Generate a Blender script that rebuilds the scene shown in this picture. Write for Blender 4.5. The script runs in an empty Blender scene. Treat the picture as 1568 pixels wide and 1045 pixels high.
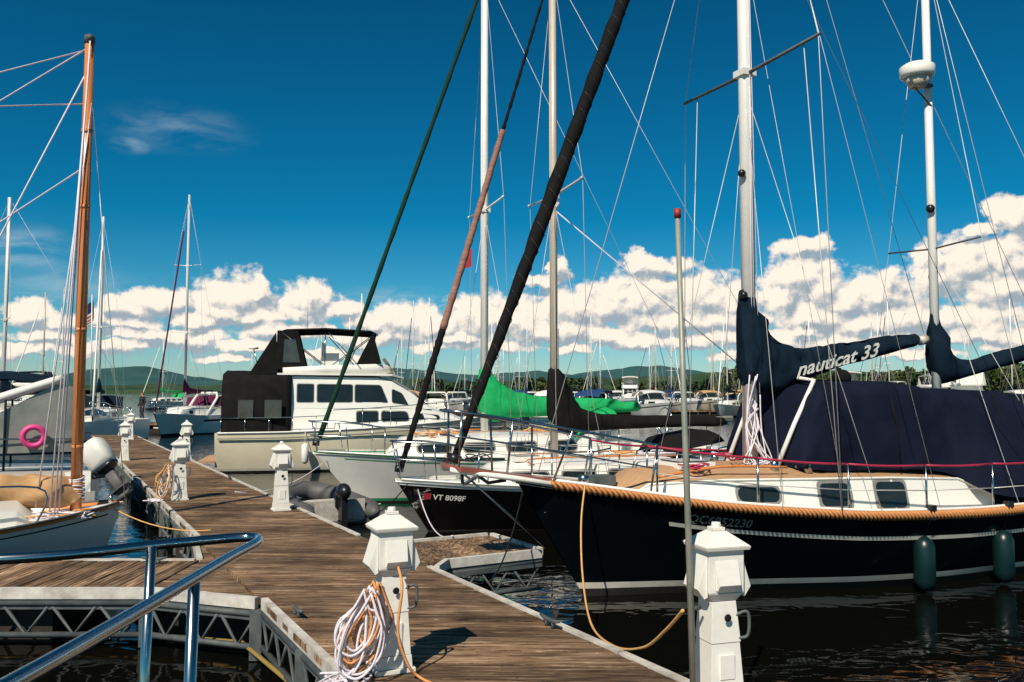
import bpy, bmesh, math, random
from mathutils import Vector, Matrix, noise
random.seed(11)
R=random.random
def U(a,b): return a+(b-a)*R()
F=1307.; TH=math.radians(3.39); CZ=2.23
V=Vector
scene=bpy.context.scene
def pt(u,v,Y):
    a=(u-784)/F; b=(522.5-v)/F
    dy=math.cos(TH)-b*math.sin(TH); dz=math.sin(TH)+b*math.cos(TH)
    k=Y/dy
    return V((a*k,Y,CZ+dz*k))
# ---------------------------------------------------------------- materials
def nd(nt,t,**kw):
    n=nt.nodes.new(t)
    for k,v in kw.items(): setattr(n,k,v)
    return n
def mat(name,col,rough=.5,metal=0.,var=.12,scale=3.,bump=0.,bscale=40.,col2=None,spec=.5,coat=0.,stretch=(1,1,1)):
    m=bpy.data.materials.new(name); m.use_nodes=True; nt=m.node_tree; L=nt.links.new
    b=nt.nodes['Principled BSDF']; b.inputs['Roughness'].default_value=rough; b.inputs['Metallic'].default_value=metal
    b.inputs['Specular IOR Level'].default_value=spec; b.inputs['Coat Weight'].default_value=coat
    tc=nd(nt,'ShaderNodeTexCoord'); mp=nd(nt,'ShaderNodeMapping'); mp.inputs['Scale'].default_value=stretch
    L(tc.outputs['Object'],mp.inputs['Vector'])
    n=nd(nt,'ShaderNodeTexNoise'); n.inputs['Scale'].default_value=scale; n.inputs['Detail'].default_value=5; n.inputs['Roughness'].default_value=.65
    L(mp.outputs[0],n.inputs['Vector'])
    r=nd(nt,'ShaderNodeValToRGB'); r.color_ramp.elements[0].position=.3; r.color_ramp.elements[1].position=.7
    c2=col2 or tuple(c*(1+var) for c in col); c1=tuple(c*(1-var) for c in col) if not col2 else col
    r.color_ramp.elements[0].color=(*c1,1); r.color_ramp.elements[1].color=(*[min(c,.95) for c in c2],1)
    L(n.outputs['Fac'],r.inputs[0]); L(r.outputs[0],b.inputs['Base Color'])
    if bump>0:
        n2=nd(nt,'ShaderNodeTexNoise'); n2.inputs['Scale'].default_value=bscale; n2.inputs['Detail'].default_value=3
        L(mp.outputs[0],n2.inputs['Vector'])
        bp=nd(nt,'ShaderNodeBump'); bp.inputs['Strength'].default_value=bump; bp.inputs['Distance'].default_value=.02
        L(n2.outputs['Fac'],bp.inputs['Height']); L(bp.outputs[0],b.inputs['Normal'])
    return m
M={}
M['white']=mat('gelcoat_white',(.85,.82,.74),.28,var=.05,scale=2.5,coat=.3)
M['paint']=mat('painted_white',(.86,.83,.76),.45,col2=(.77,.73,.65),scale=5,bump=.08,bscale=30)
M['cream']=mat('gelcoat_cream',(.82,.72,.52),.3,var=.06,scale=2,coat=.3)
M['navy']=mat('gelcoat_navy',(.0020,.0036,.0055),.09,var=.3,scale=2)
M['black']=mat('gelcoat_black',(.005,.004,.0045),.12,var=.3,scale=2)
M['boot']=mat('boot_stripe',(.72,.66,.55),.4,var=.12,scale=6)
M['antifoul']=mat('antifouling',(.02,.015,.012),.7)
M['greenstripe']=mat('green_stripe',(.03,.28,.12),.4)
M['teak']=mat('teak_deck',(.38,.2,.095),.6,col2=(.53,.33,.18),scale=6,stretch=(1,8,1),bump=.1)
M['rail']=mat('rope_rail',(.52,.19,.055),.7,col2=(.64,.29,.10),scale=9,stretch=(6,2,2),bump=.3,bscale=40)
M['raild']=mat('rope_rail_core',(.13,.04,.015),.8)
M['wood']=mat('varnished_wood',(.58,.17,.042),.3,col2=(.70,.26,.085),scale=4,stretch=(4,4,.4),coat=.4)
M['redwood']=mat('red_wood',(.25,.06,.04),.4,col2=(.35,.11,.07),scale=4,coat=.3)
M['steel']=mat('stainless',(.42,.45,.45),.2,1.,var=.1,scale=6)
M['galv']=mat('galvanised',(.05,.062,.066),.65,.1,col2=(.12,.13,.125),scale=7)
M['alu']=mat('mast_aluminium',(.82,.79,.73),.4,.05,var=.05,scale=3)
M['alud']=mat('mast_tan',(.58,.50,.40),.4,.1,var=.08,scale=3)
M['wire']=mat('wire_rigging',(.62,.60,.56),.45,.3)
M['dwire']=mat('dark_line',(.05,.06,.07),.6)
M['glass']=mat('dark_glass',(.015,.022,.022),.06,var=.2,spec=.5)
M['vinyl']=mat('clear_vinyl',(.035,.035,.033),.12,col2=(.08,.075,.06),scale=3,spec=.6)
M['lvinyl']=mat('hazy_vinyl',(.16,.17,.16),.12,col2=(.32,.31,.27),scale=2,spec=.6)
M['frame']=mat('window_frame',(.25,.24,.22),.4)
M['cnavy']=mat('canvas_navy',(.0042,.0062,.017),.85,col2=(.008,.0105,.026),scale=2,bump=.5,bscale=5,spec=.12)
M['cteal']=mat('canvas_dark_teal',(.003,.010,.020),.85,col2=(.007,.019,.034),scale=3,bump=.4,bscale=8,spec=.12)
M['cgreen']=mat('canvas_green',(.008,.30,.075),.8,col2=(.015,.42,.13),scale=3,bump=.4,bscale=8,spec=.2)
M['cblack']=mat('canvas_black',(.006,.006,.006),.85,col2=(.014,.013,.012),scale=3,bump=.4,bscale=14,spec=.12)
M['cdgreen']=mat('canvas_dkgreen',(.006,.035,.02),.85,scale=3,spec=.2)
M['ctan']=mat('canvas_tan',(.46,.25,.10),.85,col2=(.62,.38,.2),scale=4,bump=.3,bscale=10,spec=.2)
M['cpurple']=mat('canvas_purple',(.10,.01,.045),.85,spec=.2)
M['cblue']=mat('canvas_blue',(.015,.05,.15),.85,spec=.2)
M['brown']=mat('furled_brown',(.22,.09,.06),.8,col2=(.38,.2,.15),scale=5,stretch=(1,1,5),bump=.3)
M['rubber']=mat('hypalon_grey',(.07,.07,.07),.6,col2=(.12,.115,.11))
M['wrap']=mat('wrap_edge',(.025,.024,.023),.8)
M['lrubber']=mat('cowling_light',(.66,.63,.57),.45,var=.1)
M['plastic']=mat('black_plastic',(.012,.012,.014),.35)
M['fender']=mat('fender_teal',(.003,.018,.018),.35)
M['pink']=mat('lifebuoy_pink',(.75,.06,.25),.5)
M['redl']=mat('red_line',(.40,.02,.06),.5)
M['ropew']=mat('rope_white',(.76,.69,.73),.8,var=.1,scale=60,bump=.3,bscale=150)
M['ropeo']=mat('rope_orange',(.70,.30,.10),.8,var=.2,scale=60,bump=.3,bscale=150)
M['ropey']=mat('rope_tan',(.70,.38,.12),.8,var=.2,scale=60)
M['float']=mat('float_dark',(.012,.010,.008),.8,col2=(.035,.024,.016),scale=5)
M['edge']=mat('dock_edge',(.36,.32,.27),.7,col2=(.72,.67,.60),scale=5,bump=.25,bscale=12)
M['redcap']=mat('red_cap',(.35,.03,.02),.5)
M['pole']=mat('pole_grey',(.22,.24,.19),.5,.2,col2=(.38,.37,.30),scale=5)
M['fred']=mat('flag_red',(.4,.02,.04),.8); M['fblue']=mat('flag_blue',(.02,.03,.12),.8)
M['yellow']=mat('yellow_pipe',(.25,.17,.04),.6)
M['jacket']=mat('dark_jacket',(.018,.014,.018),.8); M['trousers']=mat('trousers',(.03,.035,.055),.8); M['skin']=mat('skin',(.42,.23,.15),.6); M['hair']=mat('hair',(.035,.022,.013),.7)

def wood_planks():
    m=bpy.data.materials.new('weathered_planks'); m.use_nodes=True; nt=m.node_tree; L=nt.links.new
    b=nt.nodes['Principled BSDF']; b.inputs['Roughness'].default_value=.8; b.inputs['Specular IOR Level'].default_value=.25
    tc=nd(nt,'ShaderNodeTexCoord'); at=nd(nt,'ShaderNodeAttribute',attribute_name='rnd')
    gm=nd(nt,'ShaderNodeAttribute',attribute_name='dirv')
    sx=nd(nt,'ShaderNodeVectorMath',operation='MULTIPLY'); sx.inputs[1].default_value=(1.3,26,1)
    sy=nd(nt,'ShaderNodeVectorMath',operation='MULTIPLY'); sy.inputs[1].default_value=(26,1.3,1)
    L(tc.outputs['Object'],sx.inputs[0]); L(tc.outputs['Object'],sy.inputs[0])
    mx=nd(nt,'ShaderNodeMix',data_type='VECTOR'); L(gm.outputs['Fac'],mx.inputs[0]); L(sx.outputs[0],mx.inputs[4]); L(sy.outputs[0],mx.inputs[5])
    cm=nd(nt,'ShaderNodeCombineXYZ'); mu=nd(nt,'ShaderNodeMath',operation='MULTIPLY'); mu.inputs[1].default_value=60; L(at.outputs['Fac'],mu.inputs[0]); L(mu.outputs[0],cm.inputs[2])
    L(mu.outputs[0],cm.inputs[0])
    ad=nd(nt,'ShaderNodeVectorMath',operation='ADD'); L(mx.outputs[1],ad.inputs[0]); L(cm.outputs[0],ad.inputs[1])
    n=nd(nt,'ShaderNodeTexNoise'); n.inputs['Scale'].default_value=1.6; n.inputs['Detail'].default_value=7; n.inputs['Roughness'].default_value=.72; n.inputs['Distortion'].default_value=.6
    L(ad.outputs[0],n.inputs['Vector'])
    r=nd(nt,'ShaderNodeValToRGB'); e=r.color_ramp.elements
    e[0].position=.34; e[0].color=(.022,.011,.006,1); e[1].position=.70; e[1].color=(.58,.44,.30,1)
    q=e.new(.45); q.color=(.135,.075,.040,1); q=e.new(.55); q.color=(.28,.175,.10,1)
    L(n.outputs['Fac'],r.inputs[0])
    n2=nd(nt,'ShaderNodeTexNoise'); n2.inputs['Scale'].default_value=1.1; n2.inputs['Detail'].default_value=6; n2.inputs['Roughness'].default_value=.65; L(tc.outputs['Object'],n2.inputs['Vector'])
    mr=nd(nt,'ShaderNodeMapRange'); mr.inputs[1].default_value=.35; mr.inputs[2].default_value=.64; mr.inputs[3].default_value=.42; mr.inputs[4].default_value=1.25; L(n2.outputs['Fac'],mr.inputs[0])
    mr2=nd(nt,'ShaderNodeMapRange'); mr2.inputs[3].default_value=.6; mr2.inputs[4].default_value=1.35; L(at.outputs['Fac'],mr2.inputs[0])
    mm=nd(nt,'ShaderNodeMath',operation='MULTIPLY'); L(mr.outputs[0],mm.inputs[0]); L(mr2.outputs[0],mm.inputs[1])
    vs=nd(nt,'ShaderNodeVectorMath',operation='SCALE'); L(r.outputs[0],vs.inputs[0]); L(mm.outputs[0],vs.inputs['Scale'])
    L(vs.outputs[0],b.inputs['Base Color'])
    bp=nd(nt,'ShaderNodeBump'); bp.inputs['Strength'].default_value=.7; bp.inputs['Distance'].default_value=.010; L(n.outputs['Fac'],bp.inputs['Height']); L(bp.outputs[0],b.inputs['Normal'])
    return m
M['planks']=wood_planks()
def foliage(name,c1,c2,c3,scale):
    m=bpy.data.materials.new(name); m.use_nodes=True; nt=m.node_tree; L=nt.links.new
    b=nt.nodes['Principled BSDF']; b.inputs['Roughness'].default_value=.85; b.inputs['Specular IOR Level'].default_value=.15
    tc=nd(nt,'ShaderNodeTexCoord'); n=nd(nt,'ShaderNodeTexNoise'); n.inputs['Scale'].default_value=scale; n.inputs['Detail'].default_value=6
    L(tc.outputs['Object'],n.inputs['Vector']); r=nd(nt,'ShaderNodeValToRGB'); e=r.color_ramp.elements
    e[0].position=.35; e[0].color=(*c1,1); e[1].position=.68; e[1].color=(*c3,1); q=e.new(.5); q.color=(*c2,1)
    L(n.outputs['Fac'],r.inputs[0]); L(r.outputs[0],b.inputs['Base Color']); return m
M['leaf']=foliage('foliage',(.020,.038,.010),(.050,.075,.018),(.11,.115,.03),.12)
M['leaff']=foliage('foliage_far',(.020,.040,.018),(.040,.068,.025),(.08,.095,.035),.03)
M['bark']=mat('bark',(.08,.06,.045),.9)
M['shoreland']=foliage('shore_ground',(.06,.06,.035),(.11,.10,.06),(.18,.15,.10),.1)
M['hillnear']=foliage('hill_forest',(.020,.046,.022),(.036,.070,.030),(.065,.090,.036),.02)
M['hillfar']=foliage('hill_hazy',(.026,.080,.082),(.032,.095,.092),(.042,.11,.10),.002)  # distance haze is painted into this blue-green base colour

# ---------------------------------------------------------------- mesh builder
class MB:
    def __init__(s): s.v=[];s.f=[];s.m=[];s.sm=[];s.mats=[];s.rn=[];s.dv=[]
    def mi(s,k):
        if k not in s.mats: s.mats.append(k)
        return s.mats.index(k)
    def add(s,vs,fs,k,smooth=False,rn=.5,dv=0.):
        o=len(s.v); s.v+= [tuple(x) for x in vs]; i=s.mi(k)
        for f in fs: s.f.append([a+o for a in f]); s.m.append(i); s.sm.append(smooth); s.rn.append(rn); s.dv.append(dv)
    def box(s,x0,x1,y0,y1,z0,z1,k,rn=.5,dv=0.):
        s.hexa([(x0,y0),(x1,y0),(x1,y1),(x0,y1)],z0,z1,k,rn,dv)
    def hexa(s,q,z0,z1,k,rn=.5,dv=0.):
        n=len(q); vs=[(a,b,z0) for a,b in q]+[(a,b,z1) for a,b in q]
        fs=[list(range(n))[::-1],list(range(n,2*n))]+[[i,(i+1)%n,n+(i+1)%n,n+i] for i in range(n)]
        s.add(vs,fs,k,False,rn,dv)
    def frus(s,cx,cy,z0,z1,w0,w1,k,d0=None,d1=None,ox=0,oy=0):
        d0=w0 if d0 is None else d0; d1=w1 if d1 is None else d1
        vs=[(cx-w0/2,cy-d0/2,z0),(cx+w0/2,cy-d0/2,z0),(cx+w0/2,cy+d0/2,z0),(cx-w0/2,cy+d0/2,z0),
            (cx+ox-w1/2,cy+oy-d1/2,z1),(cx+ox+w1/2,cy+oy-d1/2,z1),(cx+ox+w1/2,cy+oy+d1/2,z1),(cx+ox-w1/2,cy+oy+d1/2,z1)]
        s.add(vs,[[3,2,1,0],[4,5,6,7],[0,1,5,4],[1,2,6,5],[2,3,7,6],[3,0,4,7]],k)
    def loft(s,rings,k,closed=True,caps=True,smooth=True):
        n=len(rings[0]); vs=[p for r in rings for p in r]; fs=[]
        for i in range(len(rings)-1):
            for j in range(n if closed else n-1):
                a=i*n+j; b=i*n+(j+1)%n; fs.append([a,b,b+n,a+n])
        if caps:
            fs.append(list(range(n))[::-1]); fs.append([(len(rings)-1)*n+j for j in range(n)])
        s.add(vs,fs,k,smooth)
    def tube(s,pts,r,k,n=8,caps=True):
        pts=[V(p) for p in pts]; N=len(pts)
        rs=r if isinstance(r,(list,tuple)) else [r]*N
        up=None; rings=[]
        for i,p in enumerate(pts):
            t=(pts[min(i+1,N-1)]-pts[max(i-1,0)]).normalized()
            if up is None:
                up=V((0,0,1)) if abs(t.z)<.9 else V((1,0,0))
            a=t.cross(up); 
            if a.length<1e-6: a=t.cross(V((0,1,0)))
            a.normalize(); up=a.cross(t).normalized()
            rings.append([p+(a*math.cos(2*math.pi*j/n)+up*math.sin(2*math.pi*j/n))*rs[i] for j in range(n)])
        s.loft(rings,k,True,caps)
    def line(s,a,b,r=.005,k='wire',n=4): s.tube([a,b],r,k,n)
    def ball(s,c,r,k,sc=(1,1,1),n=12,m=8,top=True):
        rings=[]
        for i in range(m+1):
            t=-math.pi/2+math.pi*i/m; rr=max(math.cos(t),.001)
            rings.append([(c[0]+r*sc[0]*rr*math.cos(2*math.pi*j/n),c[1]+r*sc[1]*rr*math.sin(2*math.pi*j/n),c[2]+r*sc[2]*math.sin(t)) for j in range(n)])
        s.loft(rings,k)
    def torus(s,c,R1,r1,k,ax=(0,1,0),n=24,m=8):
        ax=V(ax).normalized(); a=ax.cross(V((0,0,1))); 
        if a.length<.01: a=V((1,0,0))
        a.normalize(); b=ax.cross(a); c=V(c); rings=[]
        for i in range(n+1):
            t=2*math.pi*i/n; d=a*math.cos(t)+b*math.sin(t)
            rings.append([c+d*(R1+r1*math.cos(2*math.pi*j/m))+ax*r1*math.sin(2*math.pi*j/m) for j in range(m)])
        s.loft(rings,k,True,False)
    def mesh(s,name):
        me=bpy.data.meshes.new(name); me.from_pydata(s.v,[],s.f)
        for k in s.mats: me.materials.append(M[k])
        me.polygons.foreach_set('material_index',s.m); me.polygons.foreach_set('use_smooth',s.sm)
        a=me.attributes.new('rnd','FLOAT','FACE'); a.data.foreach_set('value',s.rn)
        a=me.attributes.new('dirv','FLOAT','FACE'); a.data.foreach_set('value',s.dv)
        if len(s.f)<60000:
            bm=bmesh.new(); bm.from_mesh(me); bmesh.ops.recalc_face_normals(bm,faces=bm.faces); bm.to_mesh(me); bm.free()
        me.update(); return me
    def obj(s,name,loc=(0,0,0),ang=0.,bevel=0.):
        ob=bpy.data.objects.new(name,s.mesh(name)); scene.collection.objects.link(ob)
        ob.location=loc; ob.rotation_euler=(0,0,ang)
        if bevel:
            b=ob.modifiers.new('bevel','BEVEL'); b.width=bevel; b.segments=2; b.limit_method='ANGLE'; b.angle_limit=math.radians(40)
        return ob
def catmull(P,n=8):
    P=[V(p) for p in P]; out=[]
    for i in range(len(P)-1):
        p0=P[max(i-1,0)];p1=P[i];p2=P[i+1];p3=P[min(i+2,len(P)-1)]
        for j in range(n):
            t=j/n
            out.append(.5*((2*p1)+(p2-p0)*t+(2*p0-5*p1+4*p2-p3)*t*t+(3*p1-p0-3*p2+p3)*t**3))
    out.append(P[-1]); return out
def sag(a,b,d,n=10):
    a=V(a);b=V(b); return [a.lerp(b,i/n)-V((0,0,d*4*(i/n)*(1-i/n))) for i in range(n+1)]
def tab(T,x):
    if x<=T[0][0]: return T[0][1]
    for (a,b),(c,d) in zip(T,T[1:]):
        if x<=c: return b+(d-b)*(x-a)/(c-a)
    return T[-1][1]
def tabs(T,x,h=.04): return (tab(T,x-h)+2*tab(T,x)+tab(T,x+h))/4 if x>h else tab(T,x)
def text_geo(body,size,shear=0.):
    c=bpy.data.curves.new('t','FONT'); c.body=body; c.size=size; c.offset=size*.018; c.resolution_u=3; c.shear=shear
    o=bpy.data.objects.new('t',c); scene.collection.objects.link(o); bpy.context.view_layer.update()
    dg=bpy.context.evaluated_depsgraph_get(); me=bpy.data.meshes.new_from_object(o.evaluated_get(dg))
    vs=[v.co.copy() for v in me.vertices]; fs=[list(p.vertices) for p in me.polygons]
    bpy.data.objects.remove(o); bpy.data.meshes.remove(me); return vs,fs

class Hull:
    def __init__(s,L,beam,sheer,rake,kz=-.45,pm=.30,pb=.95):
        s.L=L;s.b=beam;s.s=sheer;s.rake=rake;s.kz=kz;s.pm=pm;s.pb=pb
    def sheer(s,q): return tabs(s.s,q)
    def hb(s,q): return tabs(s.b,q)
    def pos(s,q,z):
        zs=s.sheer(q); t=min(max((z-s.kz)/(zs-s.kz),0),1); u=min(1,q/.5); u=u*u*(3-2*u)
        p=s.pb+(s.pm-s.pb)*u
        return V((q*s.L+s.rake*(zs-z)/zs*(1-q)**4, s.hb(q)*t**p, z))
    def at(s,x,z):
        q=x/s.L
        for _ in range(8): q=max(0,(x-s.rake*(s.sheer(q)-z)/s.sheer(q)*(1-q)**4)/s.L)
        return s.pos(q,z)
    def rim(s,q,side,dz=0.,inset=0.):
        return V((q*s.L,side*(s.hb(q)-inset),s.sheer(q)+dz))
    def build(s,mb,rows,deck='white',n=28,cove=None):
        qs=[(i/n)**1.15 for i in range(n+1)]
        for sd in (1,-1):
            for (k0,v0,m0),(k1,v1,_) in zip(rows,rows[1:]):
                sub=2 if v1-v0<.3 and k0==k1 else 4
                grid=[]
                for j in range(sub+1):
                    g=[]
                    for q in qs:
                        za=v0 if k0=='a' else s.sheer(q)+v0; zb=v1 if k1=='a' else s.sheer(q)+v1
                        p=s.pos(q,za+(zb-za)*j/sub); g.append((p.x,sd*p.y,p.z))
                    grid.append(g)
                mb.loft(grid,m0,False,False)
        N=14; a=[];b=[]
        for j in range(N+1):
            z=s.kz+(s.sheer(1)-s.kz)*j/N; p=s.pos(1,z); a.append((p.x,p.y,z)); b.append((p.x,-p.y,z))
        mb.loft([a,b],rows[-2][2],False,False,False)
        g=[]
        for q in qs:
            w=s.hb(q)*.985; z=s.sheer(q)-.05
            g.append([(q*s.L,w*c,z+.05*(1-c*c)) for c in (-1,-.5,0,.5,1)])
        mb.loft(g,deck,False,False)
        if cove:
            off,th,mm,q0=cove
            for sd in (1,-1):
                g0=[];g1=[]
                for q in qs:
                    if q<q0: continue
                    p=s.pos(q,s.sheer(q)+off); p2=s.pos(q,s.sheer(q)+off+th)
                    g0.append((p.x,sd*(p.y+.005),p.z)); g1.append((p2.x,sd*(p2.y+.005),p2.z))
                mb.loft([g0,g1],mm,False,False)
class Cabin:
    def __init__(s,T,crown=.08): s.T=T; s.c=crown
    def at(s,x):
        return [tab([(t[0],t[i]) for t in s.T],x) for i in range(1,5)]
    def build(s,mb,k,top=None):
        rings=[]; tops=[]
        for x,zb,wb,zt,wt in s.T:
            rings.append([(x,-wb,zb),(x,-wt,zt)]); tops.append([(x,c*wt,zt+s.c*(1-c*c)) for c in (-1,-.6,-.2,.2,.6,1)])
        mb.loft(rings,k,False,False,False)
        mb.loft([[(x,-y,z) for x,y,z in r] for r in rings],k,False,False,False)
        mb.loft(tops,top or k,False,False,True)
        for i in (0,-1):
            x,zb,wb,zt,wt=s.T[i]; mb.add([(x,-wb,zb)]+tops[i]+[(x,wb,zb)],[list(range(8))],k)
    def win(s,mb,x0,x1,f0,f1,side,k='glass',fr='frame',r=.3,off=.012,border=.025,sk=0.):
        for (kk,o,e) in ((fr,off*.5,border),(k,off,0)):
            if kk is None: continue
            pts=[]; zb,wb,zt,wt=s.at((x0+x1)/2); H=zt-zb
            rx=min(r*(x1-x0)/2,(f1-f0)*H/2*.9); 
            for (cx,cy,a0) in ((x1,1,0),(x0,1,90),(x0,0,180),(x1,0,270)):
                for i in range(4):
                    a=math.radians(a0+i*30)
                    px=cx+(e if cx==x1 else -e)-(rx if cx==x1 else -rx)+rx*math.cos(a)
                    py=(f1*H+e-rx if cy else f0*H-e+rx)+rx*math.sin(a)
                    if cx==x0: px+=sk*(py/H)
                    zb_,wb_,zt_,wt_=s.at(px); t=py/H
                    pts.append((px,side*(wb_+(wt_-wb_)*t+o),zb_+(zt_-zb_)*t))
            mb.add(pts,[list(range(len(pts)))],kk)
def canvas_cover(mb,P,k,y0=0,wr=.03,n=14,sub=5):
    Q=catmull([V((a,b,c)) for a,b,c,d in P],sub); W=catmull([V((a,d,0)) for a,b,c,d in P],sub)
    rings=[]
    for q,w in zip(Q,W):
        r=[]
        for j in range(n):
            a=2*math.pi*j/n; yy=w.y*math.cos(a)*(1.-.45*math.sin(a)); zz=(q.y+q.z)/2+(q.y-q.z)/2*math.sin(a)
            nn=noise.noise(V((q.x*3.1+zz*2,zz*5,yy*4+math.copysign(3,yy))))+.5*noise.noise(V((q.x*9-zz*5,zz*3,yy*4)))
            f=wr*nn*1.5
            r.append((q.x+f*.5,y0+yy+f*(1 if yy>0 else -1),zz+f*.4))
        rings.append(r)
    mb.loft(rings,k)
def lifelines(mb,H,q0,q1,n,h,k='wire',r=.006,sides=(-1,1),top=None,inset=.06):
    for sd in sides:
        prev=None
        for i in range(n+1):
            q=q0+(q1-q0)*i/n; a=H.rim(q,sd,-.03,inset); b=H.rim(q,sd,h,inset)
            mb.tube([a,b],.013,'steel',6)
            if prev:
                mb.tube([prev[1].lerp(b,t)-V((0,0,.015*4*t*(1-t))) for t in (0,.25,.5,.75,1)],r if not top else .013,top or k,5)
                mb.line(prev[0].lerp(prev[1],.5),a.lerp(b,.5),r,k)
            prev=(a,b)
def pulpit(mb,H,x0,q1,h,w=.22,r=.014):
    z0=H.sheer(0)+h
    e=H.rim(q1,1,h-.02,.06)
    top=catmull([e,(e.x*.5,(e.y+w)*.55,z0),(x0+.12,w*.8,z0+.03),(x0,0,z0+.04),(x0+.12,-w*.8,z0+.03),(e.x*.5,-(e.y+w)*.55,z0),(e.x,-e.y,e.z)],8)
    mb.tube(top,r,'steel',8)
    mid=[V((p.x*.96+.03,p.y*.95,p.z-h*.5)) for p in top[6:-6]]
    mb.tube(mid,r*.8,'steel',6)
    for sd in (1,-1):
        for q in (.01,q1*.5,q1):
            a=H.rim(q,sd,-.03,.02 if q<.02 else .06); b=min(top,key=lambda p:(p-V((a.x-(.1 if q<.02 else 0),sd*max(abs(a.y),.12),z0))).length)
            mb.tube([a,b],r*.85,'steel',6)

def mast(mb,x,z0,z1,r,k,spread=(),fore=None,aft=None,hbw=1.2,deckz=1.,swk='wire',wr=.005,back=True):
    mb.tube([(x,0,z0),(x,0,z0+(z1-z0)*.6),(x,0,z1)],[r,r,r*.75],k,12)
    mb.tube([(x-r*1.05,0,z0+.3),(x-r*1.05,0,z1)],r*.12,k,4)
    for (z,h) in spread:
        mb.tube([(x,-h,z+.06),(x,0,z),(x,h,z+.06)],[.014,.024,.014],k,6)
        for sd in (-1,1): mb.ball((x,sd*h,z+.06),.03,k,n=6,m=4)
        mb.box(x-r*1.2,x+r*1.2,-r*1.2,r*1.2,z-.05,z+.05,k)
    for sd in (-1,1):
        if spread:
            hs=[(z+.06,h) for z,h in spread]
            pts=[(x,0,z1-.1)]+[(x+.02,sd*h,z) for z,h in hs[::-1]]+[(x+.15,sd*hbw,deckz)]
            mb.tube(pts,wr,swk,4)
            z,h=hs[0]; mb.line((x,0,z-.1),(x+.5,sd*hbw,deckz),wr,swk); mb.line((x,0,z-.1),(x-.4,sd*hbw*.95,deckz),wr,swk)
        else: mb.line((x,0,z1-.2),(x+.2,sd*hbw,deckz),wr,swk)
    if aft and back: mb.line((x,0,z1-.05),aft,wr,swk)
    if fore: mb.line(fore,(x,0,z1-.1),wr,swk)

# ---------------------------------------------------------------- water, hills, trees
def water():
    me=bpy.data.meshes.new('water'); me.from_pydata([(-9000,-300,0),(9000,-300,0),(9000,12000,0),(-9000,12000,0)],[],[[0,1,2,3]])
    m=bpy.data.materials.new('lake_water'); m.use_nodes=True; nt=m.node_tree; L=nt.links.new
    b=nt.nodes['Principled BSDF']; b.inputs['Base Color'].default_value=(.0035,.0035,.0025,1); b.inputs['Roughness'].default_value=.015; b.inputs['IOR'].default_value=1.33
    tc=nd(nt,'ShaderNodeTexCoord'); mp=nd(nt,'ShaderNodeMapping'); mp.inputs['Scale'].default_value=(1,1.7,1); mp.inputs['Rotation'].default_value=(0,0,.25); L(tc.outputs['Object'],mp.inputs[0])
    n=nd(nt,'ShaderNodeTexNoise'); n.inputs['Scale'].default_value=2.6; n.inputs['Detail'].default_value=2; n.inputs['Roughness'].default_value=.45; n.inputs['Distortion'].default_value=.5; L(mp.outputs[0],n.inputs[0])
    n2=nd(nt,'ShaderNodeTexNoise'); n2.inputs['Scale'].default_value=.5; n2.inputs['Detail'].default_value=2; L(mp.outputs[0],n2.inputs[0])
    ad=nd(nt,'ShaderNodeMath',operation='ADD'); L(n.outputs['Fac'],ad.inputs[0]); L(n2.outputs['Fac'],ad.inputs[1])
    bp=nd(nt,'ShaderNodeBump'); bp.inputs['Strength'].default_value=.13; bp.inputs['Distance'].default_value=.08; L(ad.outputs[0],bp.inputs['Height']); L(bp.outputs[0],b.inputs['Normal'])
    me.materials.append(m); o=bpy.data.objects.new('water',me); scene.collection.objects.link(o)
water()
def ridge(name,Y,prof,k,depth,amp,n=260,x0=-300,x1=1900):
    mb=MB(); rows=[]
    cols=[x0+(x1-x0)*i/n for i in range(n+1)]
    for j,(fy,fh) in enumerate(((0,0),(.05,.25),(.2,.5),(.5,.8),(1,1),(1.6,.7),(2.5,0))):
        r=[]
        for c in cols:
            h=max(pt(c,tab(prof,c),Y).z,.5); X=(c-784)/F*Y
            y=Y+depth*(fy-1)
            nz=noise.fractal(V((X/amp/9,y/amp/9,j*.7)),1,2,5)*amp
            r.append((X,y,max(h*fh+(nz*fh if j not in(0,6) else 0),-.5 if j in (0,6) else 0)))
        rows.append(r)
    mb.loft(rows,k,False,False,True); return mb.obj(name)
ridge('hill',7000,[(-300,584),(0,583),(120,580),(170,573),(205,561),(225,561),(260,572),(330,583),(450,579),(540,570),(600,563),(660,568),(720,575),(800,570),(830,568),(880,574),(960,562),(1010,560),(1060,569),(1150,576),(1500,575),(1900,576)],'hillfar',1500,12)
ridge('hill',1300,[(-300,594),(100,592),(330,590),(480,588),(560,583),(640,580),(700,585),(800,582),(900,577),(1000,576),(1100,572),(1160,568),(1300,570),(1900,570)],'hillnear',300,5)
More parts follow.
